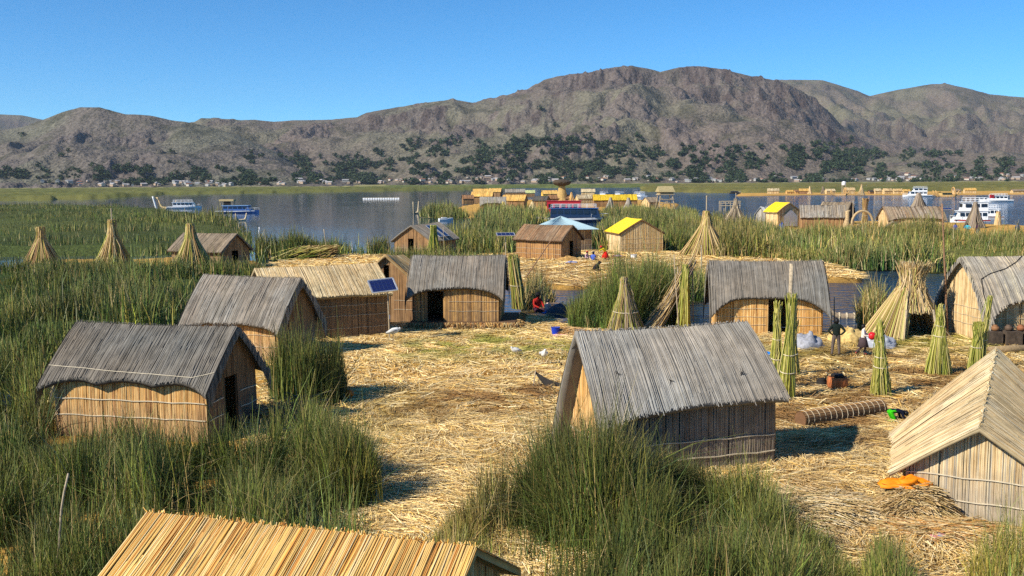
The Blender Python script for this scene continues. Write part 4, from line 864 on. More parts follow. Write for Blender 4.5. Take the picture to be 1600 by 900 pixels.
# ------------------------------------------------------------------ poles and posts
GP = 'poles and posts'
def pole(label, base, top, r=.05, mat=None, r2=None, bend=0, name='pole'):
    b_, t_ = Vector(base), Vector(top); b_.z = -.3 if b_.z == 0 else b_.z
    pts = [b_.lerp(t_, k / 6) + Vector((bend * math.sin(k * 1.1), 0, 0)) for k in range(7)]
    o = MB().tube([tuple(q - b_) for q in pts], [r + ((r2 if r2 is not None else r * .7) - r) * k / 6 for k in range(7)], 8).build(name, mat or M_PALEWOOD, loc=tuple(b_), smooth=True)
    return tag(o, label, 'pole', GP)
b = at(1481, 522); pole('long thin reddish pole leaning beside the round shelter', b, atd(1472, 318, b[1]), .06, M_WOOD, .035)
b = at(1232, 600); pole('thick pale wooden post standing in front of the open door', b, atd(1237, 412, b[1] + .3), .12, M_PALEWOOD, .08)
b = at(1304, 505); pole('short grey stake at the edge of the blue channel', b, atd(1303.5, 464, b[1]), .04)
b = at(84, 925); pole('crooked bare stick rising from the near left reeds', (b[0], b[1], .2), atd(106, 740, b[1]), .03, M_PALEWOOD, .02, .03, 'stick')
b = at(1061, 512); pole('bamboo stick beside the slanted straw stack', b, atd(1053, 398, b[1]), .03)
b = at(1096, 434); pole('wooden stake on the yard beyond the channel, below the straw cone', b, atd(1096, 383, b[1]), .06)
b = at(820, 436); pole('thin dark pole leaning across the brown hut', b, atd(877, 352, b[1] + 2), .05, M_WOOD)
b = at(694, 410); pole('thin rod standing in the reeds before the calm bay', b, atd(692.5, 355, b[1]), .03)
b = at(512, 400); pole('leaning stake behind the cut reed pile', b, atd(506, 358, b[1]), .06)
b = at(528, 392); pole('short slanting stake at the water by the reed pile', b, atd(524, 371, b[1]), .08)
b = at(405, 392); pole('white marker post at the edge of the marsh', b, atd(405, 355, b[1]), .09, M_WHITE)
b = at(245, 327); pole('white leaning post in the marsh channel', b, atd(238.5, 307, b[1]), .3, M_WHITE, .25)
b = at(848, 345); pole('dark thin mast before the tin roof', b, atd(847, 308, b[1]), .08, M_WOOD)
b = at(1245, 372); pole('thin pole rising from the olive reeds', b, atd(1236, 352, b[1]), .06, M_WOOD)

# ------------------------------------------------------------------ things lying in the yard
def blob(name, label, cat, loc, s, mat, seed=0, lump=.35, group=None, rz=0, n=14):
    """crumpled cloth or sack: folded lathe-like heap"""
    g = np.random.default_rng(seed); m_ = MB(); P = []
    for i in range(n + 1):
        th = math.pi * .5 * i / n; row = []
        for j in range(25):
            a = 6.2832 * (j % 24) / 24; q = 1 + lump * (float(fbm(np.array(2 + math.cos(a) * 1.6 + seed), np.array(2 + math.sin(a) * 1.6 + th * 2.2), seed % 16, 4)) - .45) * 2
            row.append((math.cos(a) * math.sin(th + .02) * q * s[0], math.sin(a) * math.sin(th + .02) * q * s[1], max(0, math.cos(th)) * q * s[2] + (-.03 if i == n else 0)))
        P.append(row)
    return tag(m_.grid([r_[::-1] for r_ in P]).build(name, mat, loc=tuple(loc), smooth=True, rz=rz), label, cat, group)
def up(p, z): return np.array([p[0], p[1], p[2] + z])
b = at(1308, 610); s_ = empty('clay_stove', tuple(b)); tag(s_, 'round terracotta clay stove on a flat slab in the yard', 'stove')
MB().box((0, 0, .03), (1.2, .8, .07), .1).build('slab', plain('slab_stone', '#6e675c', .9), s_)
MB().lathe([(.30, .06), (.36, .2), (.36, .38), (.33, .5), (.27, .5), (.25, .3), (.2, .25)], n=20, wob=.03).build('oven', plain('terracotta', '#a8653c', .8, .2, 7, .35), s_, smooth=True)
MB().lathe([(.05, .48), (.22, .5), (.24, .56), (.2, .6), (.05, .6)], n=14, wob=.25).build('soot_rim', M_DARK, s_)
o = MB().lathe([(.1, 0), (.19, .08), (.2, .2), (.14, .28), (.16, .31)], n=16).build('cooking_pot', M_DARK, loc=tuple(up(at(1284, 606), .03)), smooth=True); tag(o, 'blackened round cooking pot beside the clay stove', 'pot')
# rolled mat
a0, a1 = at(1250, 668), at(1376, 648); rm = empty('rolled_mat', tuple(a0)); tag(rm, 'long rolled up brown reed mat lying in the yard', 'rolled mat')
dv = Vector(a1 - a0); N_ = 70; K = 6; th = np.arange(N_) / N_ * 6.283; t = np.linspace(0, 1, K)[None]; ax = dv.normalized(); sd_ = ax.cross(Vector((0, 0, 1))); rr = .25
C = np.array([[tuple(ax * (dv.length * k) + sd_ * (rr * math.cos(q) * (1 + .06 * math.sin(k * 9 + q))) + Vector((0, 0, rr + rr * math.sin(q)))) for k in np.linspace(0, 1, K)] for q in th])
V, F, cc = tubes3(C, np.full((N_, K), .014), pick(BROWN + GOLD[:2], N_)[:, None] * np.ones((1, K, 1))); tag(npobj('stalks', V, F, M_STRAW, cc, rm), kind='stuff')
MB().tube([(0, 0, rr), tuple(dv + Vector((0, 0, rr)))], rr * .95, 14).build('core', plain('mat_core', '#6d5038', .9), rm)
for k in np.linspace(.03, .97, 15):
    c_ = ax * (dv.length * k); MB().tube([tuple(c_ + sd_ * (rr * 1.08 * math.cos(q)) + Vector((0, 0, rr + rr * 1.08 * math.sin(q)))) for q in np.linspace(0, 6.283, 13)], .009, 4).build('binding', M_ROPE, rm)
blob('orange_cloth', 'crumpled bright orange cloth under the eave of the tilted hut', 'cloth', (8.74, 22.3, .70), (.44, .26, .17), plain('orange_cloth', (.85, .25, .005), .7, nscale=4), 6, 1.0)
blob('maroon_cloth', 'dark red cloth hanging by the corner of the tilted hut', 'cloth', at(1402, 742), (.13, .13, .55), plain('maroon_cloth', (.12, .01, .02), .8), 5, .3)
def bucket(label, loc, r, h, mat, cat='bucket'):
    e = empty('bucket', tuple(loc)); tag(e, label, cat, 'buckets and basins')
    MB().lathe([(r * .78, 0), (r, h), (r * 1.06, h), (r * 1.06, h - .02), (r * .96, h - .03), (r * .75, .03), (.01, .03)], n=18).build('body', mat, e, smooth=False)
    MB().tube([(r * math.cos(q), .02, h + r * .15 - r * .5 * math.sin(q) * .3) for q in np.linspace(0, math.pi, 9)], .012, 5).build('handle', M_ALU, e)
    return e
bucket('blue plastic bucket in the shade of the doorway hut', at(868, 523), .22, .38, plain('blue_plastic', (.01, .04, .42), .35))
blob('pink_cloth', 'pale pink cloth spread beside the blue bucket', 'cloth', at(877, 524), (.5, .25, .07), plain('pink_cloth', (.65, .36, .36), .8), 9, .5)
bucket('white bucket standing before the yellow roofed hut', at(990, 406), .3, .5, M_WHITE)
e = empty('red_basin', tuple(at(966, 404))); tag(e, 'wide red basin filled with laundry by the woman in red', 'basin', 'buckets and basins'); MB().lathe([(.5, 0), (.75, .28), (.78, .28), (.7, .2), (.4, .1), (.02, .1)], n=18).build('body', M_RED, e); blob('laundry', '', None, (0, 0, .1), (.5, .5, .25), plain('laundry', (.4, .25, .4), .8), 4).parent = e
blob('blue_cloth', 'blue and white cloth lying before the brown hut', 'cloth', at(893, 412), (.7, .5, .22), plain('blue_white_cloth', (.15, .2, .4), .8, nscale=5, namp=.8), 8, .5)
blob('straw_heap', 'little straw heap before the brown hut', 'straw heap', at(886, 408), (1.0, .6, .45), plain('heap_straw', '#a8844e', .9, nscale=8, namp=.4), 11, .5)
blob('tarp_bundle', 'checked grey white tarpaulin piled at the foot of the arched hut', 'tarpaulin', at(1263, 544), (.75, .5, .62), plain('checked_tarp', (.27, .28, .32), .6, nscale=9, namp=.35), 12, .45)
blob('plastic_sheet', 'white plastic sheet over straw behind the girl with the ball', 'plastic sheet', at(1372, 541), (.85, .6, .5), plain('plastic_sheet', (.36, .38, .43), .35, .5), 14, .5)
blob('straw_heap', 'rounded straw heap behind the standing man', 'straw heap', at(1325, 534), (.8, .6, .6), plain('heap_straw2', '#c0a468', .9, nscale=8, namp=.4), 15, .4)
blob('blue_bag', 'bright blue bag behind the corner of the silver grey hut', 'bag', at(1197, 557), (.3, .2, .22), plain('blue_bag', (.02, .2, .6), .5), 17)
blob('dark_sack', 'dark slate sack by the channel behind the seated women', 'sack', at(880, 494), (.95, .6, .75), plain('slate_sack', (.05, .065, .09), .7), 19)
blob('white_sack', 'pale grey sack beside the big reed clump', 'sack', at(888, 493), (.6, .45, .6), plain('pale_sack', (.42, .45, .48), .7), 21)
blob('blue_tarp', 'blue tarpaulin seen through the doorway of the round shelter', 'tarpaulin', at(1433, 510), (.6, .3, .95), plain('cyan_tarp', (.02, .22, .6), .5, nscale=4, namp=.5), 23)
e = empty('painted_gourd', tuple(at(546, 622))); tag(e, 'small orange and red ball in the straw near the green clump', 'ball'); MB().lathe([(.02, 0), (.12, .05), (.16, .15), (.12, .26), (.03, .3)], n=16).build('body', plain('gourd', (.62, .16, .01), .5, nscale=14, namp=.7), e, smooth=True); MB().tube([(0, 0, .29), (.02, 0, .36)], .015, 5).build('stem', M_WOOD, e)
e = empty('snack_carton', tuple(up(at(1465, 848), .05))); e.rotation_euler = (.15, 0, .3); tag(e, 'small pink and blue carton dropped in the straw', 'carton'); MB().box((0, 0, .06), (.3, .14, .12)).build('box', plain('pink_card', (.6, .22, .25), .6), e); MB().box((.03, 0, .062), (.12, .145, .125)).build('label_band', plain('blue_card', (.2, .25, .6), .6), e)
# platform of cut straw under the doorway hut
hx, hy, ha, hl, hwid = HUTS['centre']; pf = empty('straw_platform', (hx + .35, hy - .15, 0), ha); tag(pf, 'thick platform of stacked straw under the doorway hut', 'platform')
MB().box((0, 0, .1), (5.5, 4.4, .36)).build('core', plain('platform_core', '#5d4630', .95, nscale=9, namp=.5), pf)
N_ = 2600; fr = rng.random(N_) < .8; x0 = rng.uniform(-2.85, 2.85, N_); z0_ = rng.random(N_) * .32; y0 = np.where(fr, -2.2 - rng.random(N_) * .12, rng.uniform(-2.2, 2.2, N_)); x0 = np.where(fr, x0, 2.78 + rng.random(N_) * .1)
dd = np.where(fr[:, None], np.stack([rng.normal(0, .08, N_), -.12 - .25 * rng.random(N_), -.1 - .3 * rng.random(N_)], 1), np.stack([.12 + .25 * rng.random(N_), rng.normal(0, .08, N_), -.2 * rng.random(N_)], 1))
C = np.stack([np.stack([x0, y0, z0_], 1), np.stack([x0, y0, z0_], 1) + dd], 1); C[..., 2] = np.maximum(C[..., 2], .0)
V, F, cc = tubes3(C, np.full((N_, 2), .018), pick(DRY + GOLD + BROWN, N_)[:, None] * np.ones((1, 2, 1))); tag(npobj('straw_ends', V, F, M_STRAW, cc, pf), kind='stuff')
# cooking corner at the right
b = at(1575, 540); st = empty('outdoor_hearth', tuple(b)); tag(st, 'dark outdoor hearth with pots in front of the cable tied hut', 'hearth')
for i, (x, w_) in enumerate(((-.75, .7), (.1, .75), (.95, .7))): MB().box((x, 0, .33), (w_, .7, .68), .03 * i).build('block', plain('hearth_clay', '#4b4036', .95, nscale=5, namp=.4), st)
for x, c_ in ((-.6, '#8a6240'), (.0, '#5b4a3c'), (.55, '#8c5a3c')): MB().lathe([(.08, .67), (.17, .73), (.17, .86), (.1, .93), (.12, .95)], (x, 0, 0), 12).build('pot', plain('pot_clay', c_, .7), st, smooth=True)
a0, a1 = at(1545, 552), at(1625, 549); tag(MB().tube([(0, 0, .14), tuple(Vector(a1 - a0) * .5 + Vector((0, 0, .16))), tuple(Vector(a1 - a0) + Vector((0, 0, .14)))], [.15, .16, .14], 12).build('log', plain('log_bark', '#8a7658', .9, nscale=12, namp=.3), loc=tuple(a0), smooth=True), 'weathered log lying before the dark hearth', 'log')
# little net on a stick
b = at(832, 606); e = empty('net_on_stick', tuple(b)); tag(e, 'dark drooping net tied to a short stick in the yard', 'net')
MB().tube([(0, 0, -.1), (.12, .1, .62)], .025, 6).build('stick', M_PALEWOOD, e)
MB().grid([[(.12 + 1.0 * u, .1 + .1 * u, .6 - .1 * v - .95 * u * (.5 + .35 * (1 - u)) - .25 * v * math.sin(3.14 * u)) for v in (0, .33, .66, 1)] for u in np.linspace(0, 1, 9)]).build('net', plain('net', (.06, .055, .05), .9), e)
e = empty('twig_heap', tuple(at(445, 655))); tag(e, 'heap of dry grey twigs beside the left hut', 'twig heap')
N_ = 420; C0 = rng.normal(0, 1, (N_, 3)) * np.array([.6, .45, .0]) + np.stack([0 * rng.random(N_), 0 * rng.random(N_), .05 + .5 * rng.random(N_) ** 2], 1); an = rng.random(N_) * 6.28; dd = np.stack([np.cos(an), np.sin(an), rng.normal(0, .25, N_)], 1) * (.3 + .5 * rng.random(N_))[:, None]
C = np.stack([C0, C0 + dd], 1); C[..., 2] = np.maximum(C[..., 2], .01); V, F, cc = tubes3(C, np.full((N_, 2), .012), pick(GREYBROWN + BROWN, N_)[:, None] * np.ones((1, 2, 1))); tag(npobj('twigs', V, F, M_STRAW, cc, e), kind='stuff')
def mound(label, px, py, s, n, pal, L=.7, seed=0):
    e = empty('straw_mound', tuple(at(px, py))); tag(e, label, 'straw mound', 'straw mounds')
    r_ = np.sqrt(rng.random(n)); a = rng.random(n) * 6.283; z = s[2] * (1 - r_ ** 2) * (.8 + .3 * rng.random(n)); P = np.stack([r_ * np.cos(a) * s[0], r_ * np.sin(a) * s[1], z], 1)
    an = rng.normal(-.35, .5, n); dd = np.stack([np.cos(an), np.sin(an), -.9 * (P[:, 0] * np.cos(an) / s[0] + P[:, 1] * np.sin(an) / s[1]) * s[2] / max(s[0], s[1]) + rng.normal(0, .06, n)], 1) * (L * (.5 + rng.random(n)))[:, None] / 2
    C = np.stack([P - dd, P + dd], 1); C[..., 2] = np.maximum(C[..., 2], .02)
    V, F, cc = tubes3(C, np.full((n, 2), .009), pick(pal, n)[:, None] * np.ones((1, 2, 1))); tag(npobj('straw', V, F, M_STRAW, cc, e), kind='stuff')
    co = MB().lathe([(1.02, -.1), (.85, .2), (.55, .6), (.2, .85), (.01, .9)], n=20).build('core', plain('mound_core', '#8a6f42', .95, nscale=12, namp=.4), e); co.scale = (s[0] * .9, s[1] * .9, s[2] * .75)
mound('long straw mound in front of the silver grey hut', 1255, 800, (2.3, 1.2, .38), 6500, TAN + PALE + DRY, 1.0)
mound('smaller straw mound before the tilted hut', 1480, 835, (1.6, .7, .22), 3500, TAN + GOLD + DRY, .9)
mound('straw mound under the orange cloth', 1428, 808, (.85, .6, .7), 3000, TAN + DRY)
mound('straw mound beside the blue bucket', 893, 522, (.8, .5, .3), 1500, TAN + GOLD)

# ------------------------------------------------------------------ people
BASE = dict(pelvis=(0, 0, .9, .135), waist=(0, 0, 1.06, .12), chest=(0, .0, 1.27, .145), neck=(0, 0, 1.42, .055), head=(0, -.01, 1.53, .088), crown=(0, 0, 1.61, .075),
            shl=(.17, 0, 1.35, .062), ell=(.23, .02, 1.1, .046), wrl=(.24, -.04, .87, .034), hal=(.24, -.06, .79, .036), shr=(-.17, 0, 1.35, .062), elr=(-.23, .02, 1.1, .046), wrr=(-.24, -.04, .87, .034), har=(-.24, -.06, .79, .036),
            hil=(.09, 0, .86, .088), knl=(.1, -.01, .48, .062), anl=(.1, .01, .09, .042), tol=(.11, -.14, .04, .04), hir=(-.09, 0, .86, .088), knr=(-.1, -.01, .48, .062), anr=(-.1, .01, .09, .042), tor=(-.11, -.14, .04, .04))
EDG = [('pelvis', 'waist', 'top'), ('waist', 'chest', 'top'), ('chest', 'neck', 'top'), ('neck', 'head', 'skin'), ('head', 'crown', 'skin'), ('chest', 'shl', 'top'), ('shl', 'ell', 'top'), ('ell', 'wrl', 'top'), ('wrl', 'hal', 'skin'),
       ('chest', 'shr', 'top'), ('shr', 'elr', 'top'), ('elr', 'wrr', 'top'), ('wrr', 'har', 'skin'), ('pelvis', 'hil', 'leg'), ('hil', 'knl', 'leg'), ('knl', 'anl', 'leg'), ('anl', 'tol', 'shoe'), ('pelvis', 'hir', 'leg'), ('hir', 'knr', 'leg'), ('knr', 'anr', 'leg'), ('anr', 'tor', 'shoe')]
PEOPLE = []
def person(label, loc, rz, s, pose, top, leg, shoe='#2a2220', hat=None, skirt=None, hair=True, group=None, headv=None):
    J = dict(BASE)
    for k, v in pose.items(): J[k] = (*v, BASE[k][3]) if len(v) == 3 else v
    J = {k: (*v[:3], v[3] * (1.0 if k in ('head', 'crown', 'neck', 'hal', 'har') else 1.2)) for k, v in J.items()}
    root = empty('person', tuple(loc), rz); root.scale = (s, s, s); tag(root, label, 'person', group)
    names = list(J); me = bpy.data.meshes.new('body'); me.from_pydata([J[k][:3] for k in names], [(names.index(a), names.index(b)) for a, b, _ in EDG], [])
    o = bpy.data.objects.new('skin_tmp', me); COL.objects.link(o); md = o.modifiers.new('s', 'SKIN'); md.use_smooth_shade = True
    for i, k in enumerate(names): sv = me.skin_vertices[0].data[i]; sv.radius = (J[k][3] * (1.15 if k in ('chest', 'waist', 'pelvis') else 1), J[k][3] * (.8 if k in ('chest', 'waist', 'pelvis') else 1)); sv.use_root = (k == 'pelvis')
    o.modifiers.new('u', 'SUBSURF').levels = 1
    PEOPLE.append((o, root, J, top, leg, shoe, hat, skirt, hair))
    return root
STAND_HIPS = dict(ell=(.36, .1, 1.12), wrl=(.2, .04, .96), hal=(.15, .0, .95), elr=(-.36, .1, 1.12), wrr=(-.2, .04, .96), har=(-.15, .0, .95), knl=(.14, -.02, .48), anl=(.17, .02, .09), tol=(.2, -.12, .04), knr=(-.12, -.02, .48), anr=(-.13, .02, .09), tor=(-.15, -.12, .04))
HOLD = dict(ell=(.24, -.08, 1.12), wrl=(.13, -.3, 1.12), hal=(.08, -.36, 1.1), elr=(-.24, -.08, 1.1), wrr=(-.13, -.3, 1.08), har=(-.06, -.36, 1.02), knl=(.1, -.12, .5), anl=(.1, -.05, .1), tol=(.1, -.2, .05), knr=(-.1, .02, .48), anr=(-.1, .3, .2), tor=(-.1, .36, .08))
CRAWL = dict(pelvis=(0, .25, .5), waist=(0, .1, .5), chest=(0, -.14, .48), neck=(0, -.3, .46), head=(0, -.42, .4), crown=(0, -.5, .36), shl=(.16, -.18, .46), ell=(.2, -.25, .24), wrl=(.2, -.32, .06), hal=(.2, -.4, .03), shr=(-.16, -.18, .46), elr=(-.2, -.25, .24), wrr=(-.2, -.32, .06), har=(-.2, -.4, .03),
             hil=(.1, .28, .44), knl=(.14, .1, .07), anl=(.13, .46, .06), tol=(.13, .58, .05), hir=(-.1, .28, .44), knr=(-.14, .1, .07), anr=(-.13, .46, .06), tor=(-.13, .58, .05))
SIT = dict(pelvis=(0, .05, .14), waist=(0, .06, .3), chest=(0, .02, .52), neck=(0, -.02, .67), head=(0, -.05, .78), crown=(0, -.05, .86), shl=(.17, .02, .6), ell=(.25, -.08, .38), wrl=(.14, -.3, .3), hal=(.1, -.36, .29), shr=(-.17, .02, .6), elr=(-.25, -.08, .38), wrr=(-.14, -.3, .3), har=(-.1, -.36, .29),
           hil=(.1, .0, .13), knl=(.24, -.38, .18), anl=(.08, -.55, .07), tol=(.02, -.66, .06), hir=(-.1, .0, .13), knr=(-.24, -.38, .18), anr=(-.08, -.6, .07), tor=(-.02, -.7, .06))
BEND = dict(waist=(0, -.06, 1.04), chest=(0, -.22, 1.2), neck=(0, -.34, 1.3), head=(0, -.42, 1.38), crown=(0, -.46, 1.45), shl=(.17, -.26, 1.26), ell=(.2, -.48, 1.15), wrl=(.18, -.72, 1.12), hal=(.18, -.8, 1.12), shr=(-.17, -.26, 1.26), elr=(-.2, -.46, 1.08), wrr=(-.16, -.62, .95), har=(-.14, -.68, .92))
person('person in dark sweater and grey trousers with hands on hips, back turned', at(1306, 556), R(172), .97, STAND_HIPS, '#16201c', '#5d534e', hair=True)
person('girl in white top and dark skirt carrying a red ball', at(1348, 555), R(62), .80, HOLD, '#d8cfc6', '#4a3d40', '#a05040', skirt=('#4a3d40', .8, .3))
person('toddler in bright green trousers and navy top crawling', at(1400, 659), R(96), .72, CRAWL, '#12162a', '#35b010', '#b06a20')
GM = 'people on the yard beyond the channel'
person('woman in red hat and pale blouse sitting by the brown hut', at(917, 407), R(40), .95, SIT, '#b89aa0', '#2a2c38', hat='#a03030', group=GM, skirt=('#22263a', .16, .5))
person('person in blue jacket and cap sitting with back turned', at(927, 409), R(165), 1.0, SIT, '#4a62b8', '#20243c', hat='#1c2036', group=GM)
person('woman in yellow blouse, red skirt and red hat bending over', at(946, 408), R(-75), .95, BEND, '#d8c020', '#c01818', '#e0e0e0', hat='#b01c28', group=GM, skirt=('#d01414', .95, .42))
GC = 'women seated at the dark channel'
person('woman in dark hat and red shawl seated in the shade by the channel', at(840, 489), R(30), 1.25, SIT, '#a02620', '#3a2030', hat='#141416', group=GC)
person('woman in pale pink blouse and blue skirt seated at the channel', at(856, 492), R(55), 1.0, SIT, '#d8b8b0', '#2068b0', group=GC, skirt=('#1868b8', .16, .5))
GT = 'visitors standing behind the olive reeds'
for (x, lab, tp, lg, ht) in ((1426, 'visitor in pale blue shirt and white hat beside the big thatched hut', '#b8ccd8', '#404a58', '#e0dcd0'), (1440, 'visitor in a red shirt at the door of the big thatched hut', '#a83428', '#303038', None), (1492, 'visitor in a violet blue jacket behind the reeds', '#3a48b0', '#282c40', None),
                             (1511, 'visitor in a turquoise jacket between the blue and dark jackets', '#38a8c0', '#282830', None), (1527, 'visitor in a dark brown jacket with a white bag behind the reeds', '#3c2c3a', '#38485c', None), (1589, 'visitor in a dark blue coat near the right border', '#28385c', '#20242c', None)):
    person(lab, up(at(x, 374), .35), R(random.choice((160, -30, 60))), 1.0, STAND_HIPS if x == 1511 else {}, tp, lg, hat=ht, group=GT)
bpy.context.view_layer.update(); dg = bpy.context.evaluated_depsgraph_get()
_cm = {}
def cmat(h):
    if h not in _cm: _cm[h] = plain('cloth_' + h[1:], h, .8, .15, 18, .18)
    return _cm[h]
for (o, root, J, top, leg, shoe, hat, skirt, hair) in PEOPLE:
    me = bpy.data.meshes.new_from_object(o.evaluated_get(dg)); me.name = 'body'; bpy.data.objects.remove(o)
    slots = {'skin': 0, 'top': 1, 'leg': 2, 'shoe': 3}; me.materials.clear()
    for mm in (M_SKIN, cmat(top), cmat(leg), cmat(shoe)): me.materials.append(mm)
    segs = [(np.array(J[a][:3]), np.array(J[b_][:3]), slots[c_], J[a][3]) for a, b_, c_ in EDG]
    for p_ in me.polygons:
        c_ = np.array(p_.center); bd = 9; bi = 0
        for a, b_, k, rr_ in segs:
            t = np.clip((c_ - a) @ (b_ - a) / ((b_ - a) @ (b_ - a) + 1e-9), 0, 1); d_ = np.linalg.norm(c_ - a - t * (b_ - a)) - rr_ * .6
            if d_ < bd: bd = d_; bi = k
        p_.material_index = bi; p_.use_smooth = True
    bo = bpy.data.objects.new('body', me); link(bo, root)
    h_ = Vector(J['head'][:3]); cr = Vector(J['crown'][:3]); ax = (cr - h_).normalized(); ngs = Vector((0, -1, 0)); ngs = (ngs - ax * ngs.dot(ax))
    ngs = ngs.normalized() if ngs.length > .2 else Vector((0, 0, -1)); sdv = ax.cross(ngs)
    fm = MB().tube([tuple(h_ + ngs * .085 + ax * .02), tuple(h_ + ngs * .11 - ax * .02)], [.012, .018], 5); fm.build('nose', M_SKIN, root)
    for sg in (-1, 1): MB().lathe([(.003, -.01), (.012, 0), (.003, .01)], tuple(h_ + ngs * .082 + ax * .03 + sdv * .035 * sg), 6).build('eye', M_HAIR, root)
    Mr = Matrix((sdv, -ngs, ax)).transposed().to_4x4()
    if hair:
        hm_ = MB().lathe([(.098, -.05), (.104, .02), (.098, .08), (.07, .125), (.01, .145)], n=14); hm_.v = [tuple(h_ - ngs * .018 + (Mr @ Vector((v_[0], v_[1], v_[2] + (.03 if v_[1] < -.03 and v_[2] < .06 else 0))))) for v_ in hm_.v]; hm_.build('hair', M_HAIR, root, smooth=True)
    if hat:
        hm_ = MB().lathe([(.17, .075), (.175, .085), (.112, .09), (.105, .16), (.06, .19), (.01, .195)], n=16); hm_.v = [tuple(h_ + (Mr @ Vector(v_))) for v_ in hm_.v]; hm_.build('hat', cmat(hat), root, smooth=True)
    if skirt:
        c_, ln, rd = skirt; pv = Vector(J['pelvis'][:3]); zt = pv.z + .1; zb = max(.02, zt - ln * .68)
        sk_ = MB().lathe([(.15, zt), (.2, zt - (zt - zb) * .3), (rd, zb), (rd * .9, zb - .005), (.1, zt - .15)], (0, pv.y - (.2 if pv.z < .3 else 0), 0), 20, wob=.12); sk_.build('skirt', cmat(c_), root, smooth=True)
    for hn, wn in (('hal', 'wrl'), ('har', 'wrr')):        # fingers
        a = Vector(J[wn][:3]); b_ = Vector(J[hn][:3]); d_ = (b_ - a).normalized(); sv_ = d_.orthogonal().normalized(); fg = MB()
        for k in range(4): fg.tube([tuple(b_ + sv_ * (k - 1.5) * .018), tuple(b_ + sv_ * (k - 1.5) * .021 + d_ * (.05 + .008 * (k in (1, 2)))), tuple(b_ + sv_ * (k - 1.5) * .021 + d_ * .08 + Vector((0, 0, -.012)))], [.01, .009, .007], 5)
        fg.tube([tuple(a + d_ * .03), tuple(b_ + sv_ * .05), tuple(b_ + sv_ * .055 + d_ * .025)], [.011, .01, .008], 5); fg.build('fingers', M_SKIN, root)
b = at(1348, 555); fd = Vector((math.sin(R(62)), -math.cos(R(62)), 0)) * .36
o = MB().lathe([(.001, -.17)] + [(.17 * math.cos(q), .17 * math.sin(q)) for q in np.linspace(-1.4, 1.4, 9)] + [(.001, .17)], n=18).build('red_ball', plain('red_ball', (.55, .015, .02), .35), loc=(b[0] + fd.x, b[1] + fd.y, .86), smooth=True); tag(o, 'shiny red ball held by the girl in white', 'ball')

# ------------------------------------------------------------------ birds and a dog
M_FEATHER = plain('white_feather', (.72, .71, .68), .7); M_FGREY = plain('grey_feather', (.42, .42, .41), .7); M_LEG = plain('bird_leg', (.25, .17, .12), .6)
def bird(label, loc, rz, s, long_leg=.28, mat=M_FEATHER, headup=1):
    e = empty('white_bird', tuple(loc), rz); e.scale = (s, s, s); tag(e, label, 'bird', 'white birds standing in the yard'); z = long_leg
    pts = [(0, .30, z + .06), (0, .2, z + .10), (0, .05, z + .14), (0, -.1, z + .17), (0, -.18, z + .22), (0, -.21, z + .28 * headup), (0, -.24, z + .33 * headup), (0, -.27, z + .34 * headup)]
    m_ = MB().tube(pts, [.012, .06, .125, .12, .075, .05, .055, .02], 12); m_.build('body', mat, e, smooth=True)
    MB().tube([(0, -.27, z + .335 * headup), (0, -.34, z + .31 * headup)], [.014, .004], 6).build('beak', M_LEG, e)
    for sg in (-1, 1):
        MB().tube([(sg * .1, -.1, z + .19), (sg * .12, .08, z + .16), (sg * .06, .32, z + .08)], [.03, .07, .012], 8).build('wing', M_FGREY, e, smooth=True)
        MB().tube([(sg * .045, .03, z + .06), (sg * .05, .05, z * .5), (sg * .05, .02, .0), (sg * .05, -.05, -.005)], [.016, .011, .011, .008], 5).build('leg', M_LEG, e)
bird('hunched pale grey bird with long legs before the small tan hut', at(616, 542), R(100), 1.15, .5, plain('pale_feather', (.6, .61, .6), .7), .75)
bird('white bird resting low on the green straw', at(806, 556), R(-60), .95, .12, headup=.9)
bird('white bird standing on thin legs over its dark shadow', at(850, 571), R(10), 1.05, .32)
e = empty('dog', tuple(at(933, 423)), R(60)); tag(e, 'small black dog sitting on the far straw yard', 'dog')
MB().tube([(0, .3, .12), (0, .22, .22), (0, .02, .42), (0, -.1, .55), (0, -.16, .68), (0, -.26, .72), (0, -.4, .67)], [.14, .19, .17, .13, .11, .11, .045], 10).build('body', M_DARK, e, smooth=True)
for sg in (-1, 1):
    MB().tube([(sg * .09, -.05, .45), (sg * .1, -.12, .22), (sg * .1, -.12, .03), (sg * .1, -.2, .02)], [.06, .045, .035, .03], 7).build('leg', M_DARK, e); MB().tube([(sg * .13, .25, .18), (sg * .17, .05, .16), (sg * .15, .15, .04), (sg * .15, -.02, .03)], [.09, .07, .04, .035], 7).build('leg', M_DARK, e)
    MB().tube([(sg * .07, -.2, .79), (sg * .1, -.18, .88)], [.04, .008], 5).build('ear', M_DARK, e)
MB().tube([(0, .38, .08), (.1, .55, .05), (.2, .62, .05)], [.04, .03, .01], 6).build('tail', M_DARK, e)

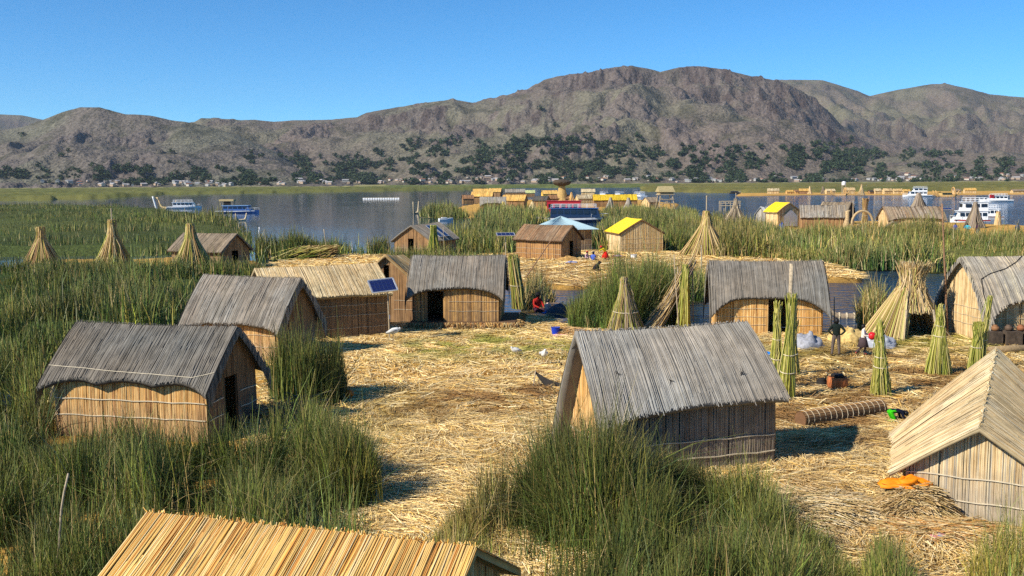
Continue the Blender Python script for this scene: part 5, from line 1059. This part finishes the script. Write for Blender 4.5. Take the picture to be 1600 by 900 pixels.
# ------------------------------------------------------------------ boats
def boat(name, label, loc, rz, L, B, hullm=M_WHITE, cabm=M_WHITE, roofm=M_WHITE, fb=.7, ch=1.25, c0=.18, c1=.78, decks=1, rails=True, nwin=6, stripe=None, group='boats', flag=False, cat='boat', toprail=True):
    e = empty(name, tuple(loc), rz); tag(e, label, cat, group)
    P = []; st = np.linspace(0, 1, 12)
    for t in st:
        b_ = B / 2 * (1 - max(0, (t - .45) / .55) ** 2.2) * (.9 + .1 * min(1, t * 4)) + .02; x = (t - .5) * L; z = fb * (1 + .45 * max(0, t - .4) ** 1.6)
        P.append([(x, -b_, z), (x, -b_ * .96, z * .5), (x, -b_ * .75, -.1), (x, 0, -.25), (x, b_ * .75, -.1), (x, b_ * .96, z * .5), (x, b_, z)])
    m_ = MB().grid(P); m_.add(P[0], [tuple(range(7))]); m_.build('hull', hullm, e, smooth=False)
    MB().grid([[(p[0][0], p[0][1], p[0][2] - .03), (p[6][0], p[6][1], p[6][2] - .03)] for p in P]).build('deck', cabm, e)
    if stripe:
        MB().grid([[(p[0][0], p[0][1] - .02, p[0][2] * .92), (p[1][0], p[1][1] - .02, p[0][2] * .6)] for p in P[:11]]).build('stripe', stripe, e); MB().grid([[(p[6][0], p[6][1] + .02, p[6][2] * .92), (p[5][0], p[5][1] + .02, p[6][2] * .6)] for p in P[:11]]).build('stripe', stripe, e)
    z = fb; x0, x1 = (c0 - .5) * L, (c1 - .5) * L; bw = B * .4
    wm = None
    for d in range(decks):
        xf = x1 + .45 * (1 if d == 0 else .2); h = ch
        v = [(x0, -bw, z), (xf, -bw * .85, z), (xf, bw * .85, z), (x0, bw, z), (x0, -bw * .92, z + h), (x1 - .2, -bw * .8, z + h), (x1 - .2, bw * .8, z + h), (x0, bw * .92, z + h)]
        MB().add(v, [(0, 1, 5, 4), (1, 2, 6, 5), (2, 3, 7, 6), (3, 0, 4, 7), (4, 5, 6, 7)]).build('cabin', cabm, e)
        lw = (x1 - x0 - .4) / nwin
        for i in range(nwin):
            for sg in (-1, 1):
                xa, xb = x0 + .15 + i * lw, x0 + .15 + i * lw + lw * .8; ya = bw * .985 + .012 - .04 * i / nwin * bw; yb = bw * .935 + .012 - .04 * i / nwin * bw
                MB().add([(xa, sg * ya, z + h * .42), (xb, sg * (ya - .02), z + h * .42), (xb, sg * (yb - .02), z + h * .82), (xa, sg * yb, z + h * .82)], [(0, 1, 2, 3)]).build('window', M_GLASS, e)
        MB().add([(xf - .1 + .02, -bw * .7, z + h * .4), (xf - .1 + .02, bw * .7, z + h * .4), (x1 - .02, bw * .68, z + h * .85), (x1 - .02, -bw * .68, z + h * .85)], [(0, 1, 2, 3)]).build('windscreen', M_GLASS, e)
        MB().box(((x0 + x1) / 2 - .15, 0, z + h + .05), (x1 - x0 + .35, bw * 2.0, .1)).build('roof', roofm, e)
        z += h + .1; x1 -= .12 * L; nwin = max(3, nwin - 2)
    if toprail:
        m_ = MB(); xs = np.linspace(x0 + .1, x1 + .1 * L - .3, 6)
        for sg in (-1, 1):
            for x in xs: m_.tube([(x, sg * bw * .9, z), (x, sg * bw * .9, z + .7)], .03, 5)
            for zz in (.35, .7): m_.tube([(xs[0], sg * bw * .9, z + zz), (xs[-1], sg * bw * .9, z + zz)], .03, 5)
        m_.tube([(xs[0], -bw * .9, z + .7), (xs[0], bw * .9, z + .7)], .03, 5); m_.build('railing', M_WHITE, e)
    m_ = MB()
    for sg in ((-1, 1) if rails else ()):
        pts = [(p[6 if sg > 0 else 0][0], p[6 if sg > 0 else 0][1] * .95, p[0][2] + .55) for p in P[8:]]
        m_.tube(pts, .03, 5); [m_.tube([q, (q[0], q[1], q[2] - .55)], .025, 5) for q in pts]
    if rails: m_.build('bow_rail', M_WHITE, e)
    if flag: MB().tube([(-L / 2 + .1, 0, fb), (-L / 2, 0, z + 1.3)], .04, 5).build('flag_pole', M_WHITE, e); MB().grid([[(-L / 2 + .02 - u * .9, .1 * math.sin(u * 5), z + 1.2 - v * .6) for v in (0, .5, 1)] for u in (0, .33, .66, 1)]).build('flag', M_RED, e)
    return e
def wat(px, py): return at(px, py, WZ)
boat('tour_boat', 'white cabin launch with roof rails moored at the left marsh', wat(288, 326), R(12), 10.5, 3.2, nwin=5, toprail=True)
boat('tour_boat', 'blue boat with tan canopy moored beside the marsh', wat(372, 333), R(-6), 11.5, 3.2, M_BLUE, M_BLUE, plain('light_blue_paint', (.2, .36, .6), .4), nwin=5, stripe=M_WHITE, toprail=False)
e = empty('reed_canopy', tuple(up(wat(356, 331), 0))); tag(e, 'tan reed canopy on posts between the moored boats', 'canopy')
for x, y in ((-1.6, -1), (1.6, -1), (-1.6, 1), (1.6, 1)): MB().tube([(x, y, -.2), (x, y, 3.0)], .08, 6).build('post', M_PALEWOOD, e)
MB().box((0, 0, 3.2), (4.0, 2.6, .5)).build('top', plain('canopy_reed', '#b8a478', .9), e); MB().box((0.2, -.95, 1.9), (1.9, .1, 2)).build('panel', M_DARK, e)
def reed_boat(label, loc, rz, L, pal, up_=1.6, cabin=False, arch=False, group='reed boats', head=False):
    e = empty('reed_boat', tuple(loc), rz); tag(e, label, 'reed boat', group); m = plain('boat_reed', np.mean(pal, 0), .9, nscale=10, namp=.35)
    for sy_ in ((-.5, .5) if cabin or arch else (0,)):
        pts = [(x * L / 2, sy_ * L * .22, .05 + up_ * abs(x) ** 5) for x in np.linspace(-1, 1, 17)]; rd = [(.12 + .5 * (1 - abs(x) ** 2)) * L * .085 + .06 for x in np.linspace(-1, 1, 17)]
        MB().tube(pts, rd, 10).build('hull', m, e, smooth=True)
        for k in range(3, 14, 2): MB().tube([(pts[k][0], pts[k][1] + rd[k] * 1.04 * math.cos(q), pts[k][2] + rd[k] * 1.04 * math.sin(q)) for q in np.linspace(0, 6.283, 11)], .05, 4).build('binding', M_ROPE, e)
        if head: MB().tube([(L / 2, sy_, up_), (L / 2 + .2, sy_, up_ + .6), (L / 2 + .9, sy_, up_ + .7)], [.25, .35, .12], 8).build('prow_head', m, e)
    if cabin:
        MB().box((-.3, 0, 1.1), (L * .4, L * .26, 1.3)).build('cabin', plain('cabin_mat', '#c2a468', .9), e); r_ = MB(); r_.grid([[(x, y * L * .18, 2.3 - abs(y) * .5) for y in np.linspace(-1, 1, 7)] for x in (-L * .26, L * .2)]); r_.build('roof', plain('cabin_thatch', '#b0904f', .9), e)
        for i in range(4): MB().box((-L * .17 + i * L * .11, -L * .131, 1.3), (L * .06, .03, .6)).build('window', M_GLASS, e)
    if arch: MB().tube([(L * .3, math.cos(q) * L * .16, .4 + math.sin(q) * L * .34) for q in np.linspace(0, math.pi, 15)], .25, 8).build('arch', m, e, smooth=True)
    return e
reed_boat('straw boat with a raised animal head prow beside the white launch', wat(262, 325), R(160), 7, TAN, 2.6, head=True)
reed_boat('small pale reed boat with upturned ends near the blue boat', wat(377, 345), R(75), 4.5, PALE, 1.5)
reed_boat('slender reed boat with tall prow reflected on the calm bay', wat(650, 334), R(82), 6, GREYBROWN + PALE, 3.0)
reed_boat('grey reed boat end poking from the blue channel', wat(1340, 497), R(170), 3.2, GREYBROWN, .5)
o = boat('rowing_boat', 'dark blue rowing boat at the left border among the reeds', wat(-24, 588), R(62), 4.2, 1.4, M_NAVY, M_BLUE, M_WHITE, .45, .05, .3, .5, 1, False, 1, M_WHITE, toprail=False)
o = boat('rowing_boat', 'little white dinghy floating at the reed edge', wat(697, 345), R(20), 3.0, 1.2, M_WHITE, M_WHITE, M_WHITE, .5, .1, .3, .5, 1, False, 1, toprail=False)
ft = empty('float_line', tuple(wat(594, 311))); tag(ft, 'white floating line of barrels on the calm water', 'float line')
for i in range(15): MB().tube([(-8.2 + i * 1.17, 0, .1), (-7.3 + i * 1.17, 0, .1)], .42, 10).build('barrel', M_WHITE, ft)
MB().tube([(-8.4, 0, .6), (9, 0, .6)], .06, 5).build('rope', M_ROPE, ft)
boat('tour_boat', 'large dark blue excursion boat with red upper deck behind the tin roof', wat(903, 348), R(-8), 11.5, 3.8, M_NAVY, M_NAVY, M_BLUE, 1.0, 1.7, .06, .84, 1, True, 7, M_WHITE, toprail=True)
b = wat(888, 343); e = empty('red_boat', tuple(b), R(-8)); tag(e, 'red boat roof showing behind the dark blue excursion boat', 'boat', 'boats'); e.location = tuple(wat(885, 338))
Pp = [[(x, -1.5 * (1 - max(0, x / 5) ** 3), 1.0), (x, -1.2, 0), (x, 1.2, 0), (x, 1.5 * (1 - max(0, x / 5) ** 3), 1.0)] for x in np.linspace(-5, 5, 9)]; MB().grid(Pp).build('hull', M_RED, e); MB().box((-.5, 0, 2.2), (7.5, 2.6, 2.4)).build('cabin', M_RED, e); MB().box((-.5, 0, 3.45), (8, 2.9, .12)).build('roof', M_RED, e)
for i in range(5): MB().box((-3.4 + i * 1.4, -1.31, 2.4), (1.0, .04, .8)).build('window', M_GLASS, e)
boat('rowing_boat', 'small white boat bow left of the tin roof', wat(838, 347), R(185), 5, 1.6, M_WHITE, M_WHITE, M_WHITE, .8, .1, .3, .5, 1, False, 1, toprail=False)
boat('tour_boat', 'white launch moored at the village, left of three', wat(944, 308), R(70), 10, 3.6, group='white launches at the village', nwin=4)
boat('tour_boat', 'white launch moored at the village, middle of three', wat(968, 308), R(65), 9, 3.4, group='white launches at the village', nwin=4)
boat('tour_boat', 'white launch moored at the village, right of three near the open water', wat(999, 308), R(110), 10, 3.8, group='white launches at the village', nwin=4)
boat('ferry', 'white double decked ferry behind the right hand village', wat(1514, 349), R(172), 6.4, 2.8, decks=2, ch=1.45, nwin=5, c0=.06, c1=.85, flag=True, stripe=M_RED)
boat('tour_boat', 'brown striped white launch lying beside the ferry', wat(1543, 343), R(165), 5.5, 2.6, nwin=4, stripe=plain('brown_paint', (.1, .03, .03), .4), ch=1.3)
boat('tour_boat', 'white cruiser with passengers speeding on the open lake', wat(1556, 315), R(170), 10.5, 3.8, nwin=4, c1=.7, flag=False)
boat('tour_boat', 'white double decked boat at the thin far island', wat(1433, 307), R(168), 12.5, 4, decks=2, ch=1.5, nwin=4)
reed_boat('golden double hulled reed boat with arch at the thin far island', wat(1478, 307.5), R(5), 11, GOLD, 2.8, cabin=True, arch=True)
boat('tour_boat', 'dark hulled boat floating before the far reed belt', wat(1148, 303), R(5), 7, 2.6, plain('dark_hull', (.1, .09, .07), .6), M_DARK, plain('grey_roof', (.3, .3, .28), .6), ch=.9, nwin=3, toprail=False)
# ------------------------------------------------------------------ far village
GV = 'straw huts of the far village'
def vhut(label, x0, x1, yb, h, roof, wall, rot=0, ze=.55, hwid=2.2, group=GV, pos=None, **k):
    p_ = at((x0 + x1) / 2, yb); s = (yb - (289 - .00625 * (x0 + x1) / 2)) / 7.5; L = (x1 - x0) / s
    return hut('reed_hut', label, pos=tuple(p_) if pos is None else pos, rot=R(rot), L=L, hw=(hwid, hwid), ze=(h * ze, h * ze), zr=(h, h), roof=roof, wall=wall, sw=.16, bands=(), group=group, thick=.15, weather=0, **k)
ORR = [lin(c) for c in ('#cfa65c', '#c3984c', '#d8b674')]
vhut('golden roofed hut at the back left of the far village', 739, 763, 307, 4.0, ORR, BROWN, 5)
vhut('golden roofed hut with dark gable at the back of the far village', 764, 784, 307, 4.2, ORR, BROWN, -12)
vhut('golden roofed hut behind the grey arched roof of the far village', 737, 771, 316, 3.9, ORR, BROWN, -8)
vhut('low brown hut at the left end of the far village', 722, 740, 318, 3.0, RUST, BROWN, 8)
vhut('grey arched roof hut in the front row of the far village', 750, 791, 328, 3.5, GREY, BROWN, 0, droop=.4, curve=.35)
vhut('golden hut with sloping roof in the front row of the far village', 786, 823, 325, 3.8, ORR, BROWN, -15)
vhut('long grey roof in the back row of the far village', 789, 821, 307, 3.8, GREY, BROWN, 0)
vhut('pale greenish roof at the end of the long grey roof', 821, 836, 307, 3.2, [lin('#b9c08a')], BROWN, 0)
vhut('yellow walled hut left of the mushroom lookout', 846, 871, 310, 3.6, ORR, [lin('#d8b050')], 10)
vhut('dark slate tent roof behind the tin roof', 834, 858, 322, 3.1, [lin('#5d5a55'), lin('#4a4844')], BROWN, -20)
vhut('long hut with mottled yellow roof behind the excursion boat', 926, 995, 323, 3.6, [lin('#cfae28'), lin('#d8bc3c'), lin('#b89a30')], BROWN, 0, hwid=2.4)
vhut('small slanted grey hut beside the wooden lookout tower', 1006, 1025, 325, 3.0, GREYBROWN, TAN, 25)
vhut('brown hut right of the mushroom lookout', 856, 890, 318, 3.0, RUST, BROWN, 5)
vhut('faded hut behind the red boat', 900, 925, 318, 3.0, GREYBROWN + PALE, TAN, 12)
vhut('pale hut at the back of the far village by the launches', 908, 930, 306, 3.6, PALE, TAN, -5)
GS = 'small straw cones of the village'
for (x, yb, h, r, lab, pl__) in ((787, 334, 2.8, 1.4, 'little straw cone before the grey arched roof', YGREEN + TAN), (832, 332, 2.6, 1.8, 'small tent of pale straw before the slate roof', PALE + TAN), (954, 330, 3.4, 1.5, 'left grey straw tent before the long yellow roof', GREY), (982, 330, 3.3, 1.7, 'right grey straw tent before the long yellow roof', GREY),
                             (893, 318, 3.8, 1.6, 'golden straw cone right of the mushroom lookout', TAN + GOLD), (800, 334, 2.2, 1.6, 'low dry heap before the golden village hut', DRY), (1523, 356, 3.9, 1.7, 'brown straw cone in front of the white ferry', GREYBROWN), (1559, 352, 2.2, .5, 'slim straw bundle right of the ferry', TAN),
                             (1434, 352, 5.2, 3.6, 'tall grey conical hut behind the big thatched roof', GREYBROWN), (1265, 303, 4.0, 1.4, 'straw cone left of the water tank on the thin far island', TAN), (1286, 303, 4.0, 1.3, 'pointed straw cone at the middle of the thin far island', GREYBROWN), (1346, 304.5, 5.2, 1.8, 'tall straw cone right of the water tank', TAN)):
    sheaf('straw_cone', lab, at(x, yb), h, r, h * .85, .25, .2, 200, pl__, .1, group=GS, cat='straw cone', K=4)
# lookouts
b = at(878, 318); e = empty('mushroom_lookout', tuple(b)); tag(e, 'mushroom shaped straw lookout with a dark dish top', 'lookout')
MB().lathe([(2.6, 0), (1.9, 2), (1.3, 4.5), (1.0, 6)], n=16, wob=.15).build('base', plain('lookout_straw', '#b0935c', .9, nscale=5, namp=.4), e)
MB().lathe([(.9, 5.9), (2.4, 6.3), (3.1, 6.9), (3.2, 7.4), (2.6, 7.9), (1, 8.2), (.05, 8.3)], n=18, wob=.06).build('dish', plain('dish_thatch', '#4a4034', .9, nscale=5, namp=.4), e)
b = at(1039, 327); e = empty('lookout_tower', tuple(b), R(8)); tag(e, 'wooden lookout tower with thatched cabin on four legs', 'tower')
for x, y in ((-1.9, -1.5), (1.9, -1.5), (-1.9, 1.5), (1.9, 1.5)): MB().tube([(x * 1.15, y * 1.15, -.3), (x * .85, y * .85, 3.9)], .14, 7).build('leg', M_PALEWOOD, e)
for a_, b_ in (((-2.0, -1.6, .6), (1.75, -1.35, 3.2)), ((2.0, -1.6, .6), (-1.75, -1.35, 3.2)), ((-2.1, -1.7, 1.6), (2.1, -1.7, 1.6)), ((-2, -1.6, 2.6), (2, -1.6, 2.6))): MB().tube([a_, b_], .08, 6).build('brace', M_PALEWOOD, e)
MB().box((0, 0, 3.9), (4.1, 3.3, .2)).build('floor', M_PALEWOOD, e); MB().box((0, 0, 4.5), (3.7, 2.9, 1.0)).build('cabin', plain('cabin_reed', '#9a8a68', .9, nscale=8, namp=.3), e)
MB().add([(-2.2, -1.9, 4.6), (2.2, -1.9, 4.6), (2.2, 1.9, 4.6), (-2.2, 1.9, 4.6), (-2.0, 0, 6.1), (2.0, 0, 6.1)], [(0, 1, 5, 4), (2, 3, 4, 5), (1, 2, 5), (3, 0, 4), (3, 2, 1, 0)]).build('roof', plain('tower_thatch', '#a3956c', .9, nscale=6, namp=.35), e)
b = wat(1140, 330); e = empty('wooden_pier', tuple(b)); tag(e, 'pale wooden scaffold standing in the water left of the pointed tent', 'pier')
for x in np.linspace(-2.4, 2.4, 5): MB().tube([(x, -1, -.4), (x, -1, 2.6)], .1, 6).build('post', M_PALEWOOD, e); MB().tube([(x, 1, -.4), (x, 1, 2.6)], .1, 6).build('post', M_PALEWOOD, e)
for z in (1.4, 2.5): MB().tube([(-2.6, -1, z), (2.6, -1, z)], .12, 6).build('beam', M_PALEWOOD, e)
MB().box((0, 0, 2.0), (5.2, 2.2, .12)).build('floor', M_PALEWOOD, e)
# right hand village
GRV = 'huts of the right hand village'
ry, Sy = vhut('pale hut with bright yellow roof sheet and grey tarpaulin gable', 1204, 1240, 355, 3.9, TAN, TAN, 112, .62, 2.4, GRV)
MB().grid([[tuple(Sy(1, np.array([u]), np.array([v]))[0] + np.array([0, 0, .12])) for v in np.linspace(0, 1.04, 8)] for u in np.linspace(0, .999, 8)]).build('tarpaulin', M_YELLOW, ry)
MB().grid([[(-2.15, y, z * (1 - .28 * abs(y))) for z in np.linspace(.3, 2.9, 6)] for y in np.linspace(-1.3, 1.3, 8)]).build('gable_tarp', M_TARP, ry)
vhut('grey sheeted hut half hidden behind the second yellow roof', 1186, 1212, 350, 3.0, [lin('#a9acae'), lin('#9a9ea0')], GREY, 20, .5, 2, GRV)
vhut('wide grey thatched hut right of the second yellow roof', 1249, 1318, 357, 3.6, GREYBROWN + GREY, BROWN, -12, .5, 2.6, GRV)
vhut('dark gabled hut behind the wide grey roof', 1284, 1330, 349, 3.7, GREYBROWN[2:], [lin('#4a4438')], -35, .5, 2.4, GRV)
vhut('big brown thatched hut with deep eave behind the visitors', 1378, 1468, 360, 3.5, GREYBROWN + BROWN[:1], TAN, -3, .55, 2.6, GRV, droop=.2, curve=.25)
vhut('small open straw shelter before the big thatched hut', 1381, 1409, 368, 1.9, GREYBROWN, PALE, 70, .2, 1.6, GRV)
b = at(1462, 357); panel('solar_panel', 'small dark solar panels on the corner of the big thatched hut', (b[0], b[1] - 3, 3.1), 2.2, .9, (R(15), 0, 0), 4, 2)
b = at(1347, 366); e = empty('straw_arch', tuple(b)); tag(e, 'round straw archway with straw figures inside', 'archway'); ms = plain('arch_straw', '#b09872', .9, nscale=8, namp=.35)
MB().tube([(1.45 * math.cos(q), 0, 1.5 + 1.7 * math.sin(q)) for q in np.linspace(-.9, math.pi + .9, 25)], .17, 9).build('hoop', ms, e, smooth=True)
for x, h in ((-.6, 1.3), (.5, 1.5), (0, 1.0)):
    MB().tube([(x, .2, -.2), (x, .2, h * .5), (x + .05, .2, h * .8), (x + .1, .2, h), (x + .45, .2, h * 1.05)], [.28, .34, .18, .2, .05], 8).build('figure', ms, e, smooth=True)
b = at(1322, 364); tag(MB().tube([(0, 0, -.2), (0, 0, 1.2), (.15, 0, 2.2), (.1, 0, 3.0), (.5, 0, 3.2)], [.5, .45, .28, .3, .08], 9).build('straw_figure', ms, loc=tuple(b), smooth=True), 'straw animal figure left of the straw archway', 'straw figure')
b = at(1333, 352); pole('thin leaning mast behind the straw archway', b, atd(1333, 312, b[1]), .12, M_PALEWOOD, .05)
blob('blue_cloth', 'blue cloth hung at the corner of the second yellow roof hut', 'cloth', at(1221, 364), (.45, .3, 1.4), plain('royal_cloth', (.03, .08, .35), .8), 31)
# thin far island
GF = 'huts on the thin far island'
for (x0, x1, h, rf_, wl_, lab, rt) in ((1199, 1217, 3.8, PALE, TAN, 'pale rounded hut at the left end of the thin far island', -10), (1228, 1239, 2.6, ORR, GOLD, 'small orange hut, second from the left on the thin far island', 0), (1241, 1247, 2.8, RUST, GOLD, 'tiny rust hut beside the orange one', 0), (1248, 1263, 3.6, ORR, RUST, 'orange roofed hut left of a straw cone on the thin far island', -12),
                                 (1289, 1304, 3.4, PALE, TAN, 'pale hut right of the pointed straw cone on the thin far island', 8), (1318, 1335, 4.2, TAN, TAN, 'tall tan hut beside the water tank', 0), (1357, 1367, 2.6, [lin('#4a4640')], BROWN, 'dark little tent hut on the thin far island', 0), (1365, 1376, 3.6, PALE, TAN, 'whitish hut behind the dark little tent', 0),
                                 (1379, 1393, 3.6, TAN, TAN, 'first of two tan huts left of the double decked boat', 5), (1395, 1409, 3.4, TAN + ORR[:1], TAN, 'second of two tan huts left of the double decked boat', -5), (1410, 1421, 3.0, ORR, TAN, 'golden hut directly left of the double decked boat', 0), (1488, 1500, 3.2, GREYBROWN, TAN, 'grey hut right of the golden reed boat', 0), (1506, 1524, 3.4, ORR, TAN, 'golden roofed hut at the right end of the thin far island', -6), (1580, 1600, 2.6, GREYBROWN, TAN, 'low grey hut right of the cruiser', 0)):
    vhut(lab, x0, x1, 303 if x0 < 1500 else 302, h * .8, [c_ * .85 for c_ in rf_], wl_, rt, .55, 1.8, GF)
e = empty('water_tank', tuple(at(1318, 303))); tag(e, 'white water tank on a stand on the thin far island', 'water tank'); MB().lathe([(1.0, 4.6), (1.1, 5), (1.1, 6.2), (.6, 6.6), (.1, 6.7)], n=14).build('tank', M_WHITE, e); [MB().tube([(x, y, -.2), (x, y, 4.6)], .12, 5).build('leg', M_PALEWOOD, e) for x in (-.8, .8) for y in (-.8, .8)]
reed_boat('golden reed boat with upright prow at the thin far island', wat(1312, 305.5), R(0), 9, GOLD, 2.6, arch=True)

# ------------------------------------------------------------------ haze
m = bpy.data.materials.new('lake_haze'); m.use_nodes = True; n = m.node_tree.nodes; n.clear()
ou = n.new('ShaderNodeOutputMaterial'); pv = n.new('ShaderNodeVolumePrincipled'); pv.inputs['Color'].default_value = (.72, .84, 1, 1); pv.inputs['Density'].default_value = 3.4e-5; pv.inputs['Anisotropy'].default_value = .2
m.node_tree.links.new(pv.outputs[0], ou.inputs['Volume'])
tag(MB().box((0, 3900, 349), (13000, 7900, 706)).build('haze', m), 'thin blue haze over the lake', kind='stuff')
